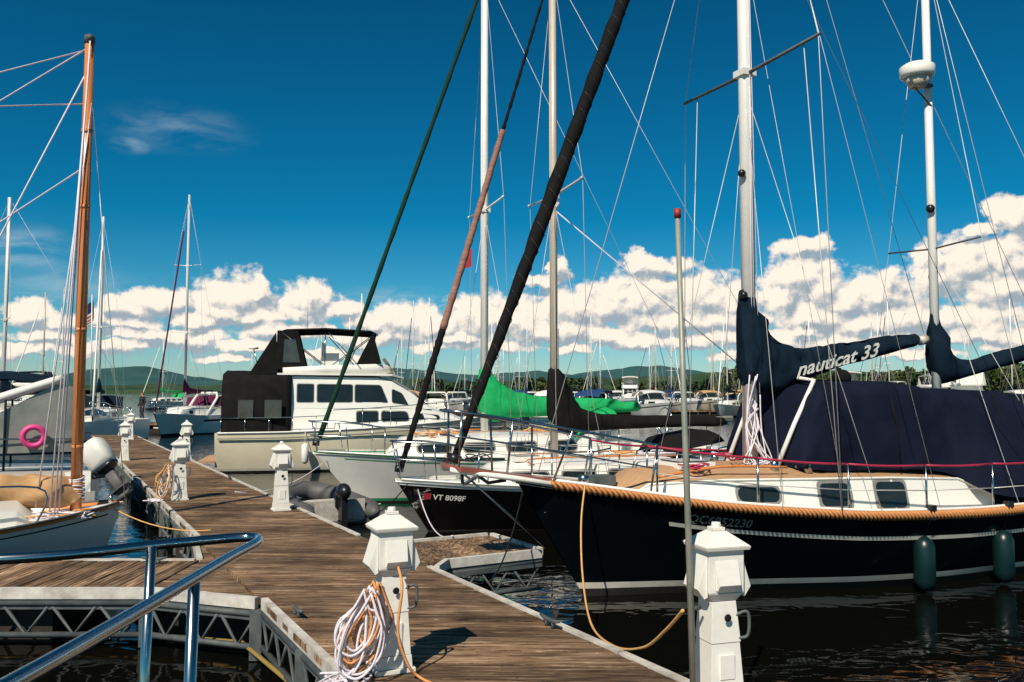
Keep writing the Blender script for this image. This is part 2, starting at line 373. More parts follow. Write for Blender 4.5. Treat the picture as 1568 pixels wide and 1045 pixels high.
def trees(name,N,xr,yr,hr,per,ls,k):
    mb=MB(); vs=[];fs=[]
    for t in range(N):
        x=U(*xr); y=U(*yr); h=U(*hr)*(1+.15*math.sin(x*.05)); w=h*U(.32,.5)
        mb.tube([(x,y,0),(x+U(-.3,.3),y,h*.35),(x+U(-.5,.5),y,h*.75)],[h*.025,h*.018,h*.006],'bark',5,False)
        con=R()<.25
        for c in range(9):
            if con:
                f=c/9; cx=x+U(-.15,.15)*w; cz=h*(.2+.8*f); cr=w*(.75-.62*f)
            else:
                a=U(0,6.28); rr=w*U(0,.65); cx=x+rr*math.cos(a); cz=h*U(.38,.86); cr=w*U(.3,.5)
            cy=y+U(-.5,.5)*w
            for l in range(per//9):
                d=V((random.gauss(0,1),random.gauss(0,1),random.gauss(0,1))).normalized()*cr*U(.6,1.05)
                p=V((cx,cy,cz))+V((d.x,d.y,d.z*.75)); s=ls*U(.6,1.3)
                a=V((U(-1,1),U(-1,1),U(-1,1))).normalized(); b=a.cross(V((U(-1,1),U(-1,1),U(-1,1)))).normalized()
                o=len(vs); vs+= [p+a*s,p+b*s,p-a*s*.9,p-b*s*.8]; fs.append([o,o+1,o+2,o+3])
    mb.add(vs,fs,k); return mb.obj(name)
trees('tree_line',200,(62,230),(228,262),(6.5,10.5),190,.55,'leaf')
trees('tree_line',230,(-60,330),(500,560),(7,11),110,1.2,'leaff')
mb=MB(); mb.hexa([(60,222),(500,222),(500,500),(100,420)],-1,1.0,'shoreland'); mb.hexa([(-80,494),(520,494),(520,900),(-200,900)],-1,1.2,'shoreland'); mb.obj('shore')

# ---------------------------------------------------------------- docks
mb=MB()
def Lx(Y): return -.93-.545*(Y-5.08)
def Rx(Y): return 1.03-.555*(Y-5.26)
c=-.2; TL=.08
def ix(a,b,cc): return (a+b*cc)/(1+TL*b)
la,lb=-.93+.545*5.08,-.545; ra,rb=1.03+.555*5.26,-.555
while c<33:
    w=U(.132,.139); c1=c+w
    q=[]
    jl,jr=U(-.012,.012),U(-.012,.012)
    for (aa,bb,cc,j) in ((la,lb,c,jl),(ra,rb,c,jr),(ra,rb,c1,jr),(la,lb,c1,jl)):
        X=ix(aa,bb,cc)+j; q.append((X,cc-TL*X))
    zt=.5+U(-.004,.004); mb.hexa(q,.455,zt,'planks',R(),0)
    if 3<c<16:
        for f in (.06,.5,.94):
            for g in (.25,.75):
                x=q[0][0]+(q[1][0]-q[0][0])*f+U(-.01,.01); y=c+w*g-TL*x
                mb.hexa([(x-.006,y-.004),(x+.006,y-.004),(x+.006,y+.004),(x-.006,y+.004)],zt-.002,zt+.0015,'float')
    c+=.147
Y=7.25
def g_(Y):
    if Y<7.6: return -2.15-(Y-7.25)/.35*1.05
    if Y<8.9: return -3.2
    return -3.2-(Y-8.9)/1.3*.55
while Y<10.2:
    y1=min(Y+.138,10.25)
    mb.hexa([(g_(Y),Y),(Lx(Y)-.03,Y),(Lx(y1)-.03,y1),(g_(y1),y1)],.45,.495+U(-.003,.003),'planks',R(),0); Y+=.147
X=-3.22
while X>-12:
    mb.box(X-.136,X,7.6+.02*U(-1,1),8.9,.45,.498+U(-.004,.004),'planks',R(),1.); X-=.147
d=V((.868,.497)); nn=V((-.497,.868)); o=V((-.44,9.04)); t=-.75
while t<.8:
    a=o+d*t; b=o+d*(t+.138)
    mb.hexa([tuple(a),tuple(b),tuple(b+nn*1.15),tuple(a+nn*1.15)],.445,.49+U(-.003,.003),'planks',R(),.8); t+=.147
def beam(a,b,z0,z1,th,k):
    a=V(a);b=V(b); t=(b-a).normalized(); n=V((t.y,-t.x))*th
    mb.hexa([tuple(a),tuple(b),tuple(b+n),tuple(a+n)],z0,z1,k)
def truss(a,b,sidez=(.40,.06)):
    a=V(a);b=V(b); L=(b-a).length; n=int(L/.42)+1
    mb.tube([(a.x,a.y,sidez[0]-.02),(b.x,b.y,sidez[0]-.02)],.028,'galv',6)
    mb.tube([(a.x,a.y,sidez[1]+.05),(b.x,b.y,sidez[1]+.05)],.028,'galv',6)
    for i in range(n):
        p=a.lerp(b,i/n); q=a.lerp(b,(i+.5)/n); r=a.lerp(b,(i+1)/n)
        mb.tube([(p.x,p.y,sidez[0]-.02),(q.x,q.y,sidez[1]+.05),(r.x,r.y,sidez[0]-.02)],.016,'galv',5)
        if i%4==0: mb.box(p.x-.05,p.x+.05,p.y-.03,p.y+.03,sidez[1]-.05,.42,'galv')
def edge(a,b,k='edge',z=.5,tr=True):
    a=V(a);b=V(b); t=(b-a).normalized(); n=V((t.y,-t.x)); L=(b-a).length; N=max(1,int(L/2.4))
    for i in range(N):
        p=a.lerp(b,i/N)+t*.008; q=a.lerp(b,(i+1)/N)-t*.008; dz=U(-.006,.006)
        beam(p,q,z-.075+dz,z+.018+dz,.055,k)
    beam(a+n*.012,b+n*.012,z-.17,z-.083,.03,'galv')
    if tr: truss(a+n*.02,b+n*.02)
edge((Rx(8.55)+.0,8.55),(Rx(.2),.2)) ; edge((Rx(33),33),(Rx(10.4),10.4))
edge((Lx(.2),.2),(Lx(7.2),7.2)); edge((Lx(10.3),10.3),(Lx(33),33))
edge((-2.13,7.2),(-3.18,7.57)); edge((-3.2,7.57),(-12,7.57)); edge((-12,8.92),(-3.25,8.92)); edge((-3.25,8.92),(-3.8,10.25))
a=o+d*-.3; b=o+d*.85; 
edge(tuple(a-nn*.02),tuple(b-nn*.02))
edge(tuple(b+nn*1.17),tuple(o+d*-.6+nn*1.17)); edge(tuple(b),tuple(b+nn*1.15),tr=False)
edge((Rx(8.5),8.5),tuple(a-nn*.02),tr=False)
for Y in [1,4.5,8.2,12,16,20,24,28,31]:
    cx=(Lx(Y)+Rx(Y))/2; mb.box(cx-.75,cx+.75,Y-.55,Y+.55,-.3,.33,'float')
for X in (-4.6,-6.4,-8.2,-10): mb.box(X-.5,X+.5,7.75,8.75,-.3,.33,'float')
mb.box(-3.2,-2.4,7.9,8.9,-.3,.33,'float')
mb.tube([(-12,7.66,.1),(-3.3,7.66,.1),(-2.3,7.4,.1),(-.9,5.3,.1),(1.6,.8,.1)],.02,'yellow',6)
for (x,y,a) in ((Rx(6.4)-.12,6.4,2.08),(Rx(9.6)-.1,10.5,2.08),(Lx(6.6)+.1,6.7,2.1),(-3.6,8.7,0),(Rx(13)-.1,13.6,2.08),(Rx(17)-.1,17.,2.08),(Lx(14)+.1,14.6,2.1)):
    ca,sa=math.cos(a),math.sin(a)
    mb.tube([(x-.13*ca,y-.13*sa,.565),(x-.06*ca,y-.06*sa,.55),(x+.06*ca,y+.06*sa,.55),(x+.13*ca,y+.13*sa,.565)],[.01,.018,.018,.01],'galv',6)
    for s in (-.045,.045): mb.tube([(x+s*ca,y+s*sa,.5),(x+s*ca,y+s*sa,.55)],.015,'galv',6)
mb.obj('dock')
mb=MB()
for (x0,x1,y0,y1) in ((-60,-26,56.4,58.2),(-14,110,104,106),(-14,80,78,79.6)):
    mb.box(x0,x1,y0,y1,.38,.5,'planks'); mb.box(x0+.1,x1-.1,y0+.2,y1-.2,-.2,.376,'float')
    x=x0+2
    while x<x1: mb.tube([(x,y0-.12,-.5),(x,y0-.12,1.3)],.11,'bark',8); x+=6
mb.obj('pier')

# ---------------------------------------------------------------- power pedestals
def pedestal_mesh():
    mb=MB(); k=.84
    mb.frus(0,0,0,.025,.30*k,.30*k,'paint')
    mb.frus(0,0,.027,.10,.26*k,.25*k,'paint'); mb.frus(0,0,.103,.36,.24*k,.205*k,'paint'); mb.frus(0,0,.362,.58,.215*k,.175*k,'paint')
    mb.frus(0,0,.583,.63,.175*k,.25*k,'paint'); mb.frus(0,0,.633,.86,.25*k,.255*k,'paint')
    for sd in (-1,1):
        mb.add([(sd*.108,-.085,.83),(sd*.108,.085,.83),(sd*.108,.085,.61),(sd*.108,-.085,.61),(sd*.165,-.08,.655),(sd*.165,.08,.655),(sd*.125,.08,.60),(sd*.125,-.08,.60)],
               [[0,1,5,4],[4,5,6,7],[0,4,7,3],[1,2,6,5],[3,7,6,2]],'paint')
        mb.add([(-.07,sd*.108,.81),(.07,sd*.108,.81),(.07,sd*.108,.65),(-.07,sd*.108,.65),(-.065,sd*.145,.68),(.065,sd*.145,.68),(.065,sd*.118,.645),(-.065,sd*.118,.645)],
               [[0,1,5,4],[4,5,6,7],[0,4,7,3],[1,2,6,5],[3,7,6,2]],'paint')
        mb.box(-.045,.045,sd*.098-.004,sd*.098+.004,.17,.30,'paint')
    mb.tube([(.0,-.108,.50),(.0,-.112,.50)],.022,'plastic',10)
    mb.frus(0,0,.863,.882,.31*k,.325*k,'paint'); mb.frus(0,0,.884,.955,.32*k,.10*k,'paint')
    mb.frus(0,0,.957,.975,.085*k,.085*k,'paint'); mb.tube([(0,0,.97),(0,0,1.0)],[.03,.025],'paint',10)
    mb.tube(catmull([(.07,-.07,.5),(.13,-.10,.52),(.13,-.10,.40),(.08,-.08,.38)],5),.010,'galv',6)
    return mb
pm=pedestal_mesh().mesh('power_pedestal')
for (x,y,a) in ((1.14,4.82,.30),(-.76,5.45,.42),(-3.38,12.6,.45),(-5.33,13.8,.5),(-8.35,22.0,.4),(-9.75,21.6,.4),(-13.8,31,.4)):
    ob=bpy.data.objects.new('power_pedestal',pm); scene.collection.objects.link(ob); ob.location=(x,y,.502); ob.rotation_euler=(0,0,a)
    bv=ob.modifiers.new('bevel','BEVEL'); bv.width=.006; bv.segments=2; bv.limit_method='ANGLE'
def coil(name,x,y,ztop,zbot,ks,n,w):
    mb=MB()
    for i in range(n):
        k=ks[i%len(ks)]; ww=w*U(.4,1.1); ox=U(-.05,.05); oy=U(-.05,.05); zb=zbot+U(0,.25) ; tw=U(-.9,.9)
        ca,sa=math.cos(tw),math.sin(tw); zt2=ztop-U(0,.05)
        P=[(0,zt2),(ww*.25,zt2-.1),(ww*.5,(zt2+zb)/2+U(-.05,.05)),(ww*.45,zb+.08),(ww*.05,zb),(-ww*.45,zb+.07),(-ww*.5,(zt2+zb)/2),(-ww*.2,zt2-.1),(0,zt2+.01)]
        mb.tube(catmull([(x+ox+a*ca-.10*(ztop-b)*2,y+oy*2+a*sa-.1*(ztop-b),b) for a,b in P],5),.008,k,6)
    P=[(x-.14+U(-.16,.16),y-.12+U(-.16,.16),.515+U(0,.03)) for _ in range(16)]
    mb.tube(catmull(P,5),.008,ks[0],6)
    mb.obj(name)
coil('hose_coil',-.84,5.24,1.06,.53,['ropew','ropeo','ropew'],17,.26)
coil('hose_coil',-5.45,13.6,1.1,.55,['ropew','ropey'],6,.24)
mb=MB(); mb.tube(catmull([(-.70,5.33,1.15),(-.66,5.2,1.05),(-.68,5.18,.8),(-.62,5.2,.6),(-.55,5.22,.52),(-.4,5.0,.513),(-.55,4.7,.513),(-.8,4.6,.513)],6),.009,'ropeo',6)
mb.tube(catmull([(-.9,5.0,.515),(-.72,4.86,.515),(-.5,4.9,.515),(-.42,4.7,.515),(-.7,4.5,.515),(-1.0,4.75,.4)],6),.009,'ropew',6)
mb.obj('dock_hose')
mb=MB(); mb.tube([(.985,4.72,.45),(.955,4.72,1.9),(.925,4.72,3.22)],[.019,.017,.014],'pole',10); mb.tube([(.925,4.72,3.2),(.925,4.72,3.25)],.02,'redcap',10)
mb.tube([(.985,4.72,.5),(.985,4.72,.53)],.04,'pole',10); mb.tube([(.97,4.72,1.05),(1.03,4.75,1.05)],.012,'galv',6); mb.obj('marker_pole')
mb=MB(); mb.tube(catmull([pt(896,742,8.95),pt(890,800,8.7),pt(892,880,8.3),pt(905,955,7.3),pt(940,990,6.3),pt(985,992,5.7),pt(1020,965,5.2),pt(1046,935,4.86)],8),.010,'ropey',6)
mb.tube(sag(pt(800,755,9.3),(-.2,7.6,.56),.15),.008,'plastic',5)
mb.tube(sag(pt(625,740,13.5),(-2.3,11.4,.53),.2),.009,'plastic',5)
mb.tube(sag(pt(640,750,13.4),(-.7,10.2,.53),.25),.009,'ropew',5)
mb.tube(sag(pt(500,705,17),(-4.7,14.6,.53),.2),.009,'ropew',5)
mb.tube(sag(pt(172,778,11.1),(-3.7,10.6,.53),.1),.009,'ropey',5)
mb.obj('mooring_line')
mb=MB()
zr=1.79
mb.tube(catmull([(-2.2,2.18,zr),(-1.36,2.27,zr),(-1.0,2.5,zr),(-.84,2.60,zr),(-.775,2.60,zr),(-.745,2.52,zr),(-.75,2.3,zr),(-.75,1.7,zr),(-.76,1.2,zr),(-.8,.3,zr)],8),.0145,'steel',12)
mb.tube([(-1.03,2.47,zr),(-1.05,2.45,.9)],.014,'steel',12); mb.tube([(-.752,2.05,zr),(-.77,2.05,.9)],.014,'steel',12)
mb.tube([(-.76,1.0,zr),(-.77,1.0,.9)],.014,'steel',12)
mb.obj('pulpit_railing')

# ---------------------------------------------------------------- boat A: navy ketch
A0=(.05,9.15,0); AA=math.radians(24)
mb=MB()
H=Hull(10.,[(0,.03),(.04,.34),(.1,.66),(.2,1.06),(.35,1.43),(.5,1.56),(.7,1.52),(.9,1.2),(1,.95)],
       [(0,1.30),(.1,1.16),(.2,1.02),(.35,.90),(.5,.86),(.7,.87),(1,1.02)],.8)
H.build(mb,[('a',-.45,'antifoul'),('a',.085,'boot'),('a',.155,'navy'),('r',0,'navy')],'white',40,cove=(-.30,.045,'boot',.125))
for sd in (1,-1):
    qs=[.03+.93*i/60 for i in range(61)]
    mb.tube([H.rim(q,sd,-.01,-.008) for q in qs],.034,'raild',8)
    mb.tube([H.rim(q,sd,.045,.02) for q in qs],.02,'white',6)
    if sd==-1:
        for i in range(150):
            q=.03+.75*i/150; p=H.rim(q,sd,-.01,-.008)
            mb.tube([p+V((-.04,.01,.046)),p+V((-.024,-.03,.032)),p+V((0,-.042,.0)),p+V((.024,-.03,-.032)),p+V((.04,.0,-.044))],[.012,.018,.020,.018,.012],'rail',6)
cab=Cabin([(1.15,1.0,.35,1.05,.28),(1.4,.98,.48,1.22,.40),(2.2,.94,.78,1.26,.70),(3.2,.88,1.0,1.25,.92),(4.3,.84,1.1,1.23,1.02),(5.35,.82,1.13,1.18,1.05),(5.9,.82,1.13,.98,1.1)],.14)
cab.build(mb,'white','teak')
mb.tube([(x,-wt-.005,zt+.005) for x,zb,wb,zt,wt in cab.T],.014,'white',6)
cab.win(mb,2.3,2.78,.32,.78,-1)
cab.win(mb,3.28,3.68,.22,.88,-1,border=.035); cab.win(mb,4.05,4.47,.16,.90,-1,border=.035); cab.win(mb,2.35,2.8,.3,.72,1); cab.win(mb,3.6,4.2,.2,.8,1)
mb.box(1.9,2.4,-.25,.25,1.34,1.42,'white'); mb.box(1.95,2.35,-.2,.2,1.423,1.435,'glass')
mb.tube(catmull([(1.5,-.42,1.30),(2.2,-.6,1.40),(3.0,-.75,1.38)],5),.016,'wood',6)
for (x,y) in ((3.0,-.55),(3.0,.55),(3.35,-.7)): mb.tube([(x,y,1.3),(x,y,1.38),(x,y,1.43)],[.06,.04,.055],'steel',10)
for (x,y,z) in ((2.0,-.45,1.40),(2.7,-.3,1.46),(2.85,.2,1.46)):
    for j in range(3): mb.tube(catmull([(x+U(-.16,.16),y+U(-.14,.14),z+U(-.02,.03)) for _ in range(7)],4),.009,random.choice(['ropew','redl','ropew']),5)
rings=[]; T=[(3.25,1.33,.70,1.38,.66),(3.42,1.33,.74,1.85,.66),(3.62,1.32,.78,2.22,.66),(4.2,1.31,.84,2.30,.70),(4.9,1.29,.90,2.28,.74),(5.35,1.22,.98,2.24,.76),(5.65,1.0,1.25,2.2,.80),(6.6,.94,1.38,2.18,.82),(7.6,.94,1.38,2.12,.82),(8.6,.95,1.3,2.1,.8),(9.7,1.0,1.05,1.95,.7)]
TT=catmull([V((t[1],t[2],t[3])) for t in T],9); TX=catmull([V((t[0],t[4],0)) for t in T],9)
for a,b in zip(TT,TX):
    x=b.x; r=[]
    prof=[(-a.y,a.x)]+[(-(a.y+(b.y-a.y)*f)-.03*math.sin(f*3.1),a.x+(a.z-a.x)*f) for f in (.12,.25,.38,.5,.62,.75,.87,.95)]+[(-b.y*.9,a.z+.01),(-b.y*.5,a.z+.06),(0,a.z+.08),(b.y*.5,a.z+.06),(b.y*.9,a.z+.01)]+[((a.y+(b.y-a.y)*f),a.x+(a.z-a.x)*f) for f in (.93,.6,.3)]+[(a.y,a.x)]
    for (y,z) in prof:
        f=.06*noise.noise(V((x*1.8+z*1.5,y*1.5,z*1.2)))+.035*noise.noise(V((x*5-z*4,y*4,z*3)))+.045*abs(noise.noise(V((x*5.5+z*1.2,y,z*.9))))
        r.append((x,y+f*(1 if y>0 else -1),z+f*.4))
    rings.append(r)
mb.loft(rings,'cnavy',False,True,True)
tb=[(t[0],t[2]) for t in T]; tz=[(t[0],t[1]) for t in T]; tw_=[(t[0],t[4]) for t in T]; tt_=[(t[0],t[3]) for t in T]
for x in (4.6,6.3,7.8): mb.tube([(x,-tab(tb,x)-.03,tab(tz,x)),(x+.02,-(tab(tb,x)+tab(tw_,x))/2-.05,(tab(tz,x)+tab(tt_,x))/2),(x,-tab(tw_,x)-.015,tab(tt_,x)+.01)],.010,'cblack',5)
mb.ball((4.3,-.3,2.40),.12,'cblack',sc=(1,1,.9)); mb.ball((3.7,.1,2.42),.13,'cblack',sc=(1,1.3,.6))
mb.tube([(3.12,-.45,1.35),(3.35,-.5,1.85),(3.66,-.5,2.36),(3.72,0,2.42),(3.66,.5,2.36),(3.12,.45,1.35)],.028,'white',8)
mb.tube([(3.25,-.62,1.35),(3.5,-.66,1.9),(3.62,-.6,2.2)],.014,'steel',6)
mb.tube([(3.12,0,1.2),(3.12,0,11.2)],[.088,.075],'alu',16)
for z in (4.9,7.4,3.4): mb.ball((3.0,-.06,z),.05,'plastic',n=8,m=6) 
mb.box(3.02,3.22,-.10,.10,6.14,6.22,'alu')
spz=6.2; mb.tube([(3.12,-1.28,spz+.0),(3.12,0,spz-.03),(3.12,1.28,spz)],[.018,.025,.018],'galv',8)
for sd in (-1,1):
    mb.tube([(3.12,0,11.1),(3.12,sd*1.25,spz),(3.15,sd*1.42,.92)],.0065,'wire',4)
    mb.tube([(3.14,sd*1.0,spz),(3.18,sd*1.38,.92)],.007,'wire',4)
    mb.line((3.12,0,6.0),(3.7,sd*1.45,.9),.005); mb.line((3.12,0,6.0),(2.5,sd*1.25,.95),.005)
    for t in range(3): mb.tube([(3.12+.05*t-.05,sd*(.09+.02*t),1.3),(3.12,sd*.09,6+t*1.5)],.005,'ropew',4)
for i in range(13): mb.tube(catmull([(3.05+U(-.05,.1),-.12+U(-.08,.03),2.2+U(-.2,.3)),(3.0+U(-.1,.2),-.18,1.8),(3.0+U(-.2,.25),-.25+U(-.1,.1),1.4),(3.1+U(-.2,.3),-.3,1.42)],5),.009,'ropew',5)
bx=3.12
mb.tube([(bx,0,2.42),(bx+2.95,0,2.93)],.05,'alu',10); mb.tube([(bx+2.9,0,2.92),(bx+3.02,0,2.94)],.065,'alud',10)
canvas_cover(mb,[(bx-.13,3.46,2.35,.10),(bx+.0,3.48,2.24,.15),(bx+.15,3.2,2.20,.17),(bx+.4,2.9,2.24,.19),(bx+.8,2.78,2.36,.17),(bx+1.4,2.85,2.54,.15),(bx+2.,2.93,2.66,.13),(bx+2.5,2.99,2.78,.12),(bx+2.75,3.0,2.83,.1)],'cteal',wr=.06,n=22,sub=9)
vs,fs=text_geo('nauticat 33',.30,.35)
wx=max(v.x for v in vs)
mb.add([(bx+.50+v.x/wx*1.42,-.255+.035*(v.x/wx),2.41+v.y*.78+v.x/wx*.29) for v in vs],fs,'paint')
mx=6.32; mb.tube([(mx,0,1.2),(mx,0,8.6)],[.065,.05],'alu',14)
canvas_cover(mb,[(mx-.08,3.3,2.5,.09),(mx+.03,3.3,2.35,.13),(mx+.2,2.95,2.35,.15),(mx+.5,2.68,2.42,.15),(mx+1.2,2.8,2.56,.13),(mx+2.3,3.0,2.78,.1)],'cteal',wr=.05,n=16,sub=6)
mb.tube([(mx,0,2.5),(mx+2.5,0,2.92)],.04,'alu',8)
mb.tube([(mx,-.75,4.25),(mx,0,4.2),(mx,.75,4.25)],.013,'galv',6)
for sd in (-1,1):
    mb.tube([(mx,0,8.5),(mx,sd*.75,4.25),(mx+.1,sd*1.45,.9)],.005,'wire',4); mb.line((mx,0,4.15),(mx+.7,sd*1.4,.9),.005); mb.line((mx,0,4.15),(mx-.5,sd*1.5,.9),.005)
mb.ball((mx-.08,-.05,4.75),.06,'plastic',n=8,m=6)
mb.tube([(mx-.26,-.05,6.56),(mx-.26,-.05,6.60),(mx-.26,-.05,6.71),(mx-.26,-.05,6.75)],[.2,.228,.228,.17],'white',28)
mb.tube([(mx-.26,-.05,6.42),(mx-.26,-.05,6.56)],[.10,.18],'alud',16); mb.box(mx-.40,mx,-.09,-.01,6.46,6.50,'galv'); mb.tube([(mx-.35,-.05,6.44),(mx,-.05,6.2)],.012,'galv',6)
mb.line((bx,0,11.1),(bx+3.,0,2.98),.005); mb.line((bx,0,11.1),(9.9,0,1.1),.005); mb.line((bx,0,11.1),(mx,0,8.5),.005); mb.line((bx,0,8.9),(mx+.1,-1.45,.9),.004,'dwire')
mb.line((bx,0,7.9),(bx+.45,-1.0,1.2),.004); mb.line((bx,.05,10.),(.25,.0,1.35),.005); mb.line((mx,0,8.5),(10.,.9,1.1),.005); mb.line((mx,0,8.5),(10.,-.9,1.1),.005); mb.line((bx,0,10.8),(bx+1.4,-1.5,.9),.004)
a=V((-.72,0,1.5)); b=V((bx-.08,0,11.05))
N=60; mb.tube([a.lerp(b,i/N)+V((0,.008*math.sin(i*2.1),0)) for i in range(N+1)],[.035+.045*min(1,i/16)*(1 if i<44 else 1-(i-44)/20)+.005*math.sin(i*1.7)+.003*math.sin(i*3.1) for i in range(N+1)],'cblack',12)
for i in range(46):
    p=a.lerp(b,.04+.02*i); t=(b-a).normalized(); s1=t.cross(V((0,1,0))).normalized(); r=.081 if i>10 else .052+.003*i
    mb.tube([p+(s1*math.cos(w)+V((0,1,0))*math.sin(w))*r+t*w*.05 for w in (2.2,2.9,3.6,4.3,5.0,5.7)],.006,'wrap',4)
mb.tube([a,a+V((.03,0,.08))],.07,'plastic',12)
mb.loft([[(x,-w,z),(x,w,z),(x,w,z-.05),(x,-w,z-.05)] for x,w,z in ((-.82,.12,1.50),(-.7,.19,1.47),(-.1,.2,1.37),(.55,.24,1.28))],'redwood',True,True,False)
for sd in (-1,1): mb.tube([(-.8,sd*.13,1.44),(-.1,sd*.22,1.33),(.5,sd*.3,1.22)],.03,'white',8)
mb.tube([(.35,0,.55),(-.65,0,1.42)],.012,'steel',6)
mb.tube([(-.55,-.05,1.42),(-.35,-.05,1.28),(-.15,-.05,1.30)],.02,'galv',6); mb.tube(catmull([(-.55,-.25,1.38),(-.62,-.05,1.28),(-.55,.18,1.36)],4),.018,'galv',6)
e=H.rim(.13,1,.55,.06)
for sd in (-1,1):
    top=catmull([V((e.x,sd*e.y,e.z)),V((.5,sd*.52,1.82)),V((-.1,sd*.32,1.93)),V((-.7,sd*.2,2.02)),V((-.86,0,2.04))],8)
    mb.tube(top,.0145,'steel',8)
    mb.tube([V((p.x,p.y,p.z-.25)) for p in top],.010,'steel',6)
    for (x,y,z,xt) in ((-.72,.17,1.47,-.72),(-.2,.2,1.38,-.15),(.3,.26,1.28,.45),(1.2,.72,1.12,1.28)):
        p=min(top,key=lambda p:abs(p.x-xt)); mb.tube([(x,sd*y,z),p],.012,'steel',6)
lifelines(mb,H,.13,.95,8,.53,top='redl',inset=.07)
mb.tube([(.7,-.2,1.24),(.7,-.2,1.33)],[.05,.07],'steel',10); mb.box(.9,1.15,-.12,.12,1.2,1.3,'galv')
for x in (4.35,5.55):
    p=H.at(x,.35); y=-p.y-.14
    mb.tube([(x,y,.02),(x,y,.06),(x,y,.13),(x,y,.50),(x,y,.57),(x,y,.62)],[.03,.09,.115,.115,.09,.03],'fender',16)
    q=H.rim(x/10,-1,.02,-.03); mb.line((x,y,.6),q,.007,'plastic'); mb.box(x-.04,x+.04,q.y-.02,q.y+.06,q.z-.08,q.z+.08,'plastic')
def hull_text(mb,H,body,x0,dz,size,side,k,off=.006,xs=1.):
    vs,fs=text_geo(body,size)
    out=[]
    for v in vs:
        x=x0+v.x*xs; z=H.sheer(x/H.L)+dz+v.y; p=H.at(x,z); out.append((x,side*(p.y+off),z))
    mb.add(out,fs,k)
hull_text(mb,H,'QC6952230',1.62,-.215,.125,-1,'lvinyl',xs=1.05)
mb.obj('sailing_ketch',A0,AA)

# ---------------------------------------------------------------- sloops
def sloop(name,org,ang,L,beam,sheer,rake,rows,cov,mx,mh,mr,mk,spread,boom,cover,jib,cabT,text=None,cove=None,extra=None,deck='white',wins=4,jt=None):
    mb=MB(); H=Hull(L,beam,sheer,rake)
    H.build(mb,rows,deck,26,cove=cove)
    for sd in (1,-1): mb.tube([H.rim(.01+.98*i/40,sd,0,-.005) for i in range(41)],.018,'white',6)
    cb=Cabin(cabT,.08); cb.build(mb,'white')
    x0=cabT[1][0]; x1=cabT[-1][0]
    for sd in (1,-1):
        for i in range(wins):
            a=x0+.2+(x1-x0-.4)*i/wins; cb.win(mb,a,a+(x1-x0-.4)/wins*.7,.3,.75,sd)
    zr=cabT[2][3]
    mb.box(cabT[1][0]+.35,cabT[1][0]+.85,-.25,.25,zr+.06,zr+.14,'white'); mb.box(cabT[1][0]+.4,cabT[1][0]+.8,-.2,.2,zr+.143,zr+.15,'glass')
    cx0=cabT[-1][0]; 
    for sd in (1,-1): mb.box(cx0,L*.93,sd*.62-.06,sd*.62+.06,H.sheer(.7)-.05,H.sheer(.7)+.22,'white')
    mb.tube([(L*.86,0,H.sheer(.85)),(L*.86,0,H.sheer(.85)+.55)],.04,'steel',8); mb.torus((L*.855,0,H.sheer(.85)+.6),.32,.015,'steel',ax=(1,0,0))
    for sd in (1,-1):
        mb.tube(catmull([(x0+.6,sd*.45,zr+.02),(x0+.65,sd*.45,zr+.12),(x1-.5,sd*.6,zr+.12),(x1-.4,sd*.6,zr+.02)],5),.014,'wood',6)
        mb.tube([(cx0+.3,sd*.62,H.sheer(.7)+.22),(cx0+.3,sd*.62,H.sheer(.7)+.30),(cx0+.3,sd*.62,H.sheer(.7)+.35)],[.06,.045,.055],'steel',10)
    mast(mb,mx,zr,mh,mr,mk,spread,None,(L-.1,0,H.sheer(1)+.1),H.hb(mx/L)*.95,H.sheer(mx/L))
    bz,bl=boom; mb.tube([(mx,0,bz),(mx+bl,0,bz+.02)],.045,mk,8)
    if cover: canvas_cover(mb,[(mx+a,b,c,w) for a,b,c,w in cover],cov,wr=.05)
    fb=V((.06,0,H.sheer(0)+.05)); ft=V((mx-.05,0,jt or mh-.15))
    for (f0,f1,r0,r1,k) in jib:
        n=40; mb.tube([fb.lerp(ft,f0+(f1-f0)*i/n) for i in range(n+1)],[r0+(r1-r0)*i/n+.005*math.sin(i*2.3)+.003*math.sin(i*1.1) for i in range(n+1)],k,8)
    if jib: mb.tube([fb+V((0,0,.05)),fb+V((.01,0,.15))],.07,'plastic',10)
    pulpit(mb,H,-.08,.14,.55,.2); lifelines(mb,H,.14,.9,6,.52)
    aft=[H.rim(.9,1,.52,.06),V((L*.99,H.hb(1)*.8,H.sheer(1)+.55)),V((L,0,H.sheer(1)+.55)),V((L*.99,-H.hb(1)*.8,H.sheer(1)+.55)),H.rim(.9,-1,.52,.06)]
    mb.tube(catmull(aft,6),.013,'steel',6)
    if text: hull_text(mb,H,*text)
    if extra: extra(mb,H)
    return mb.obj(name,org,ang)
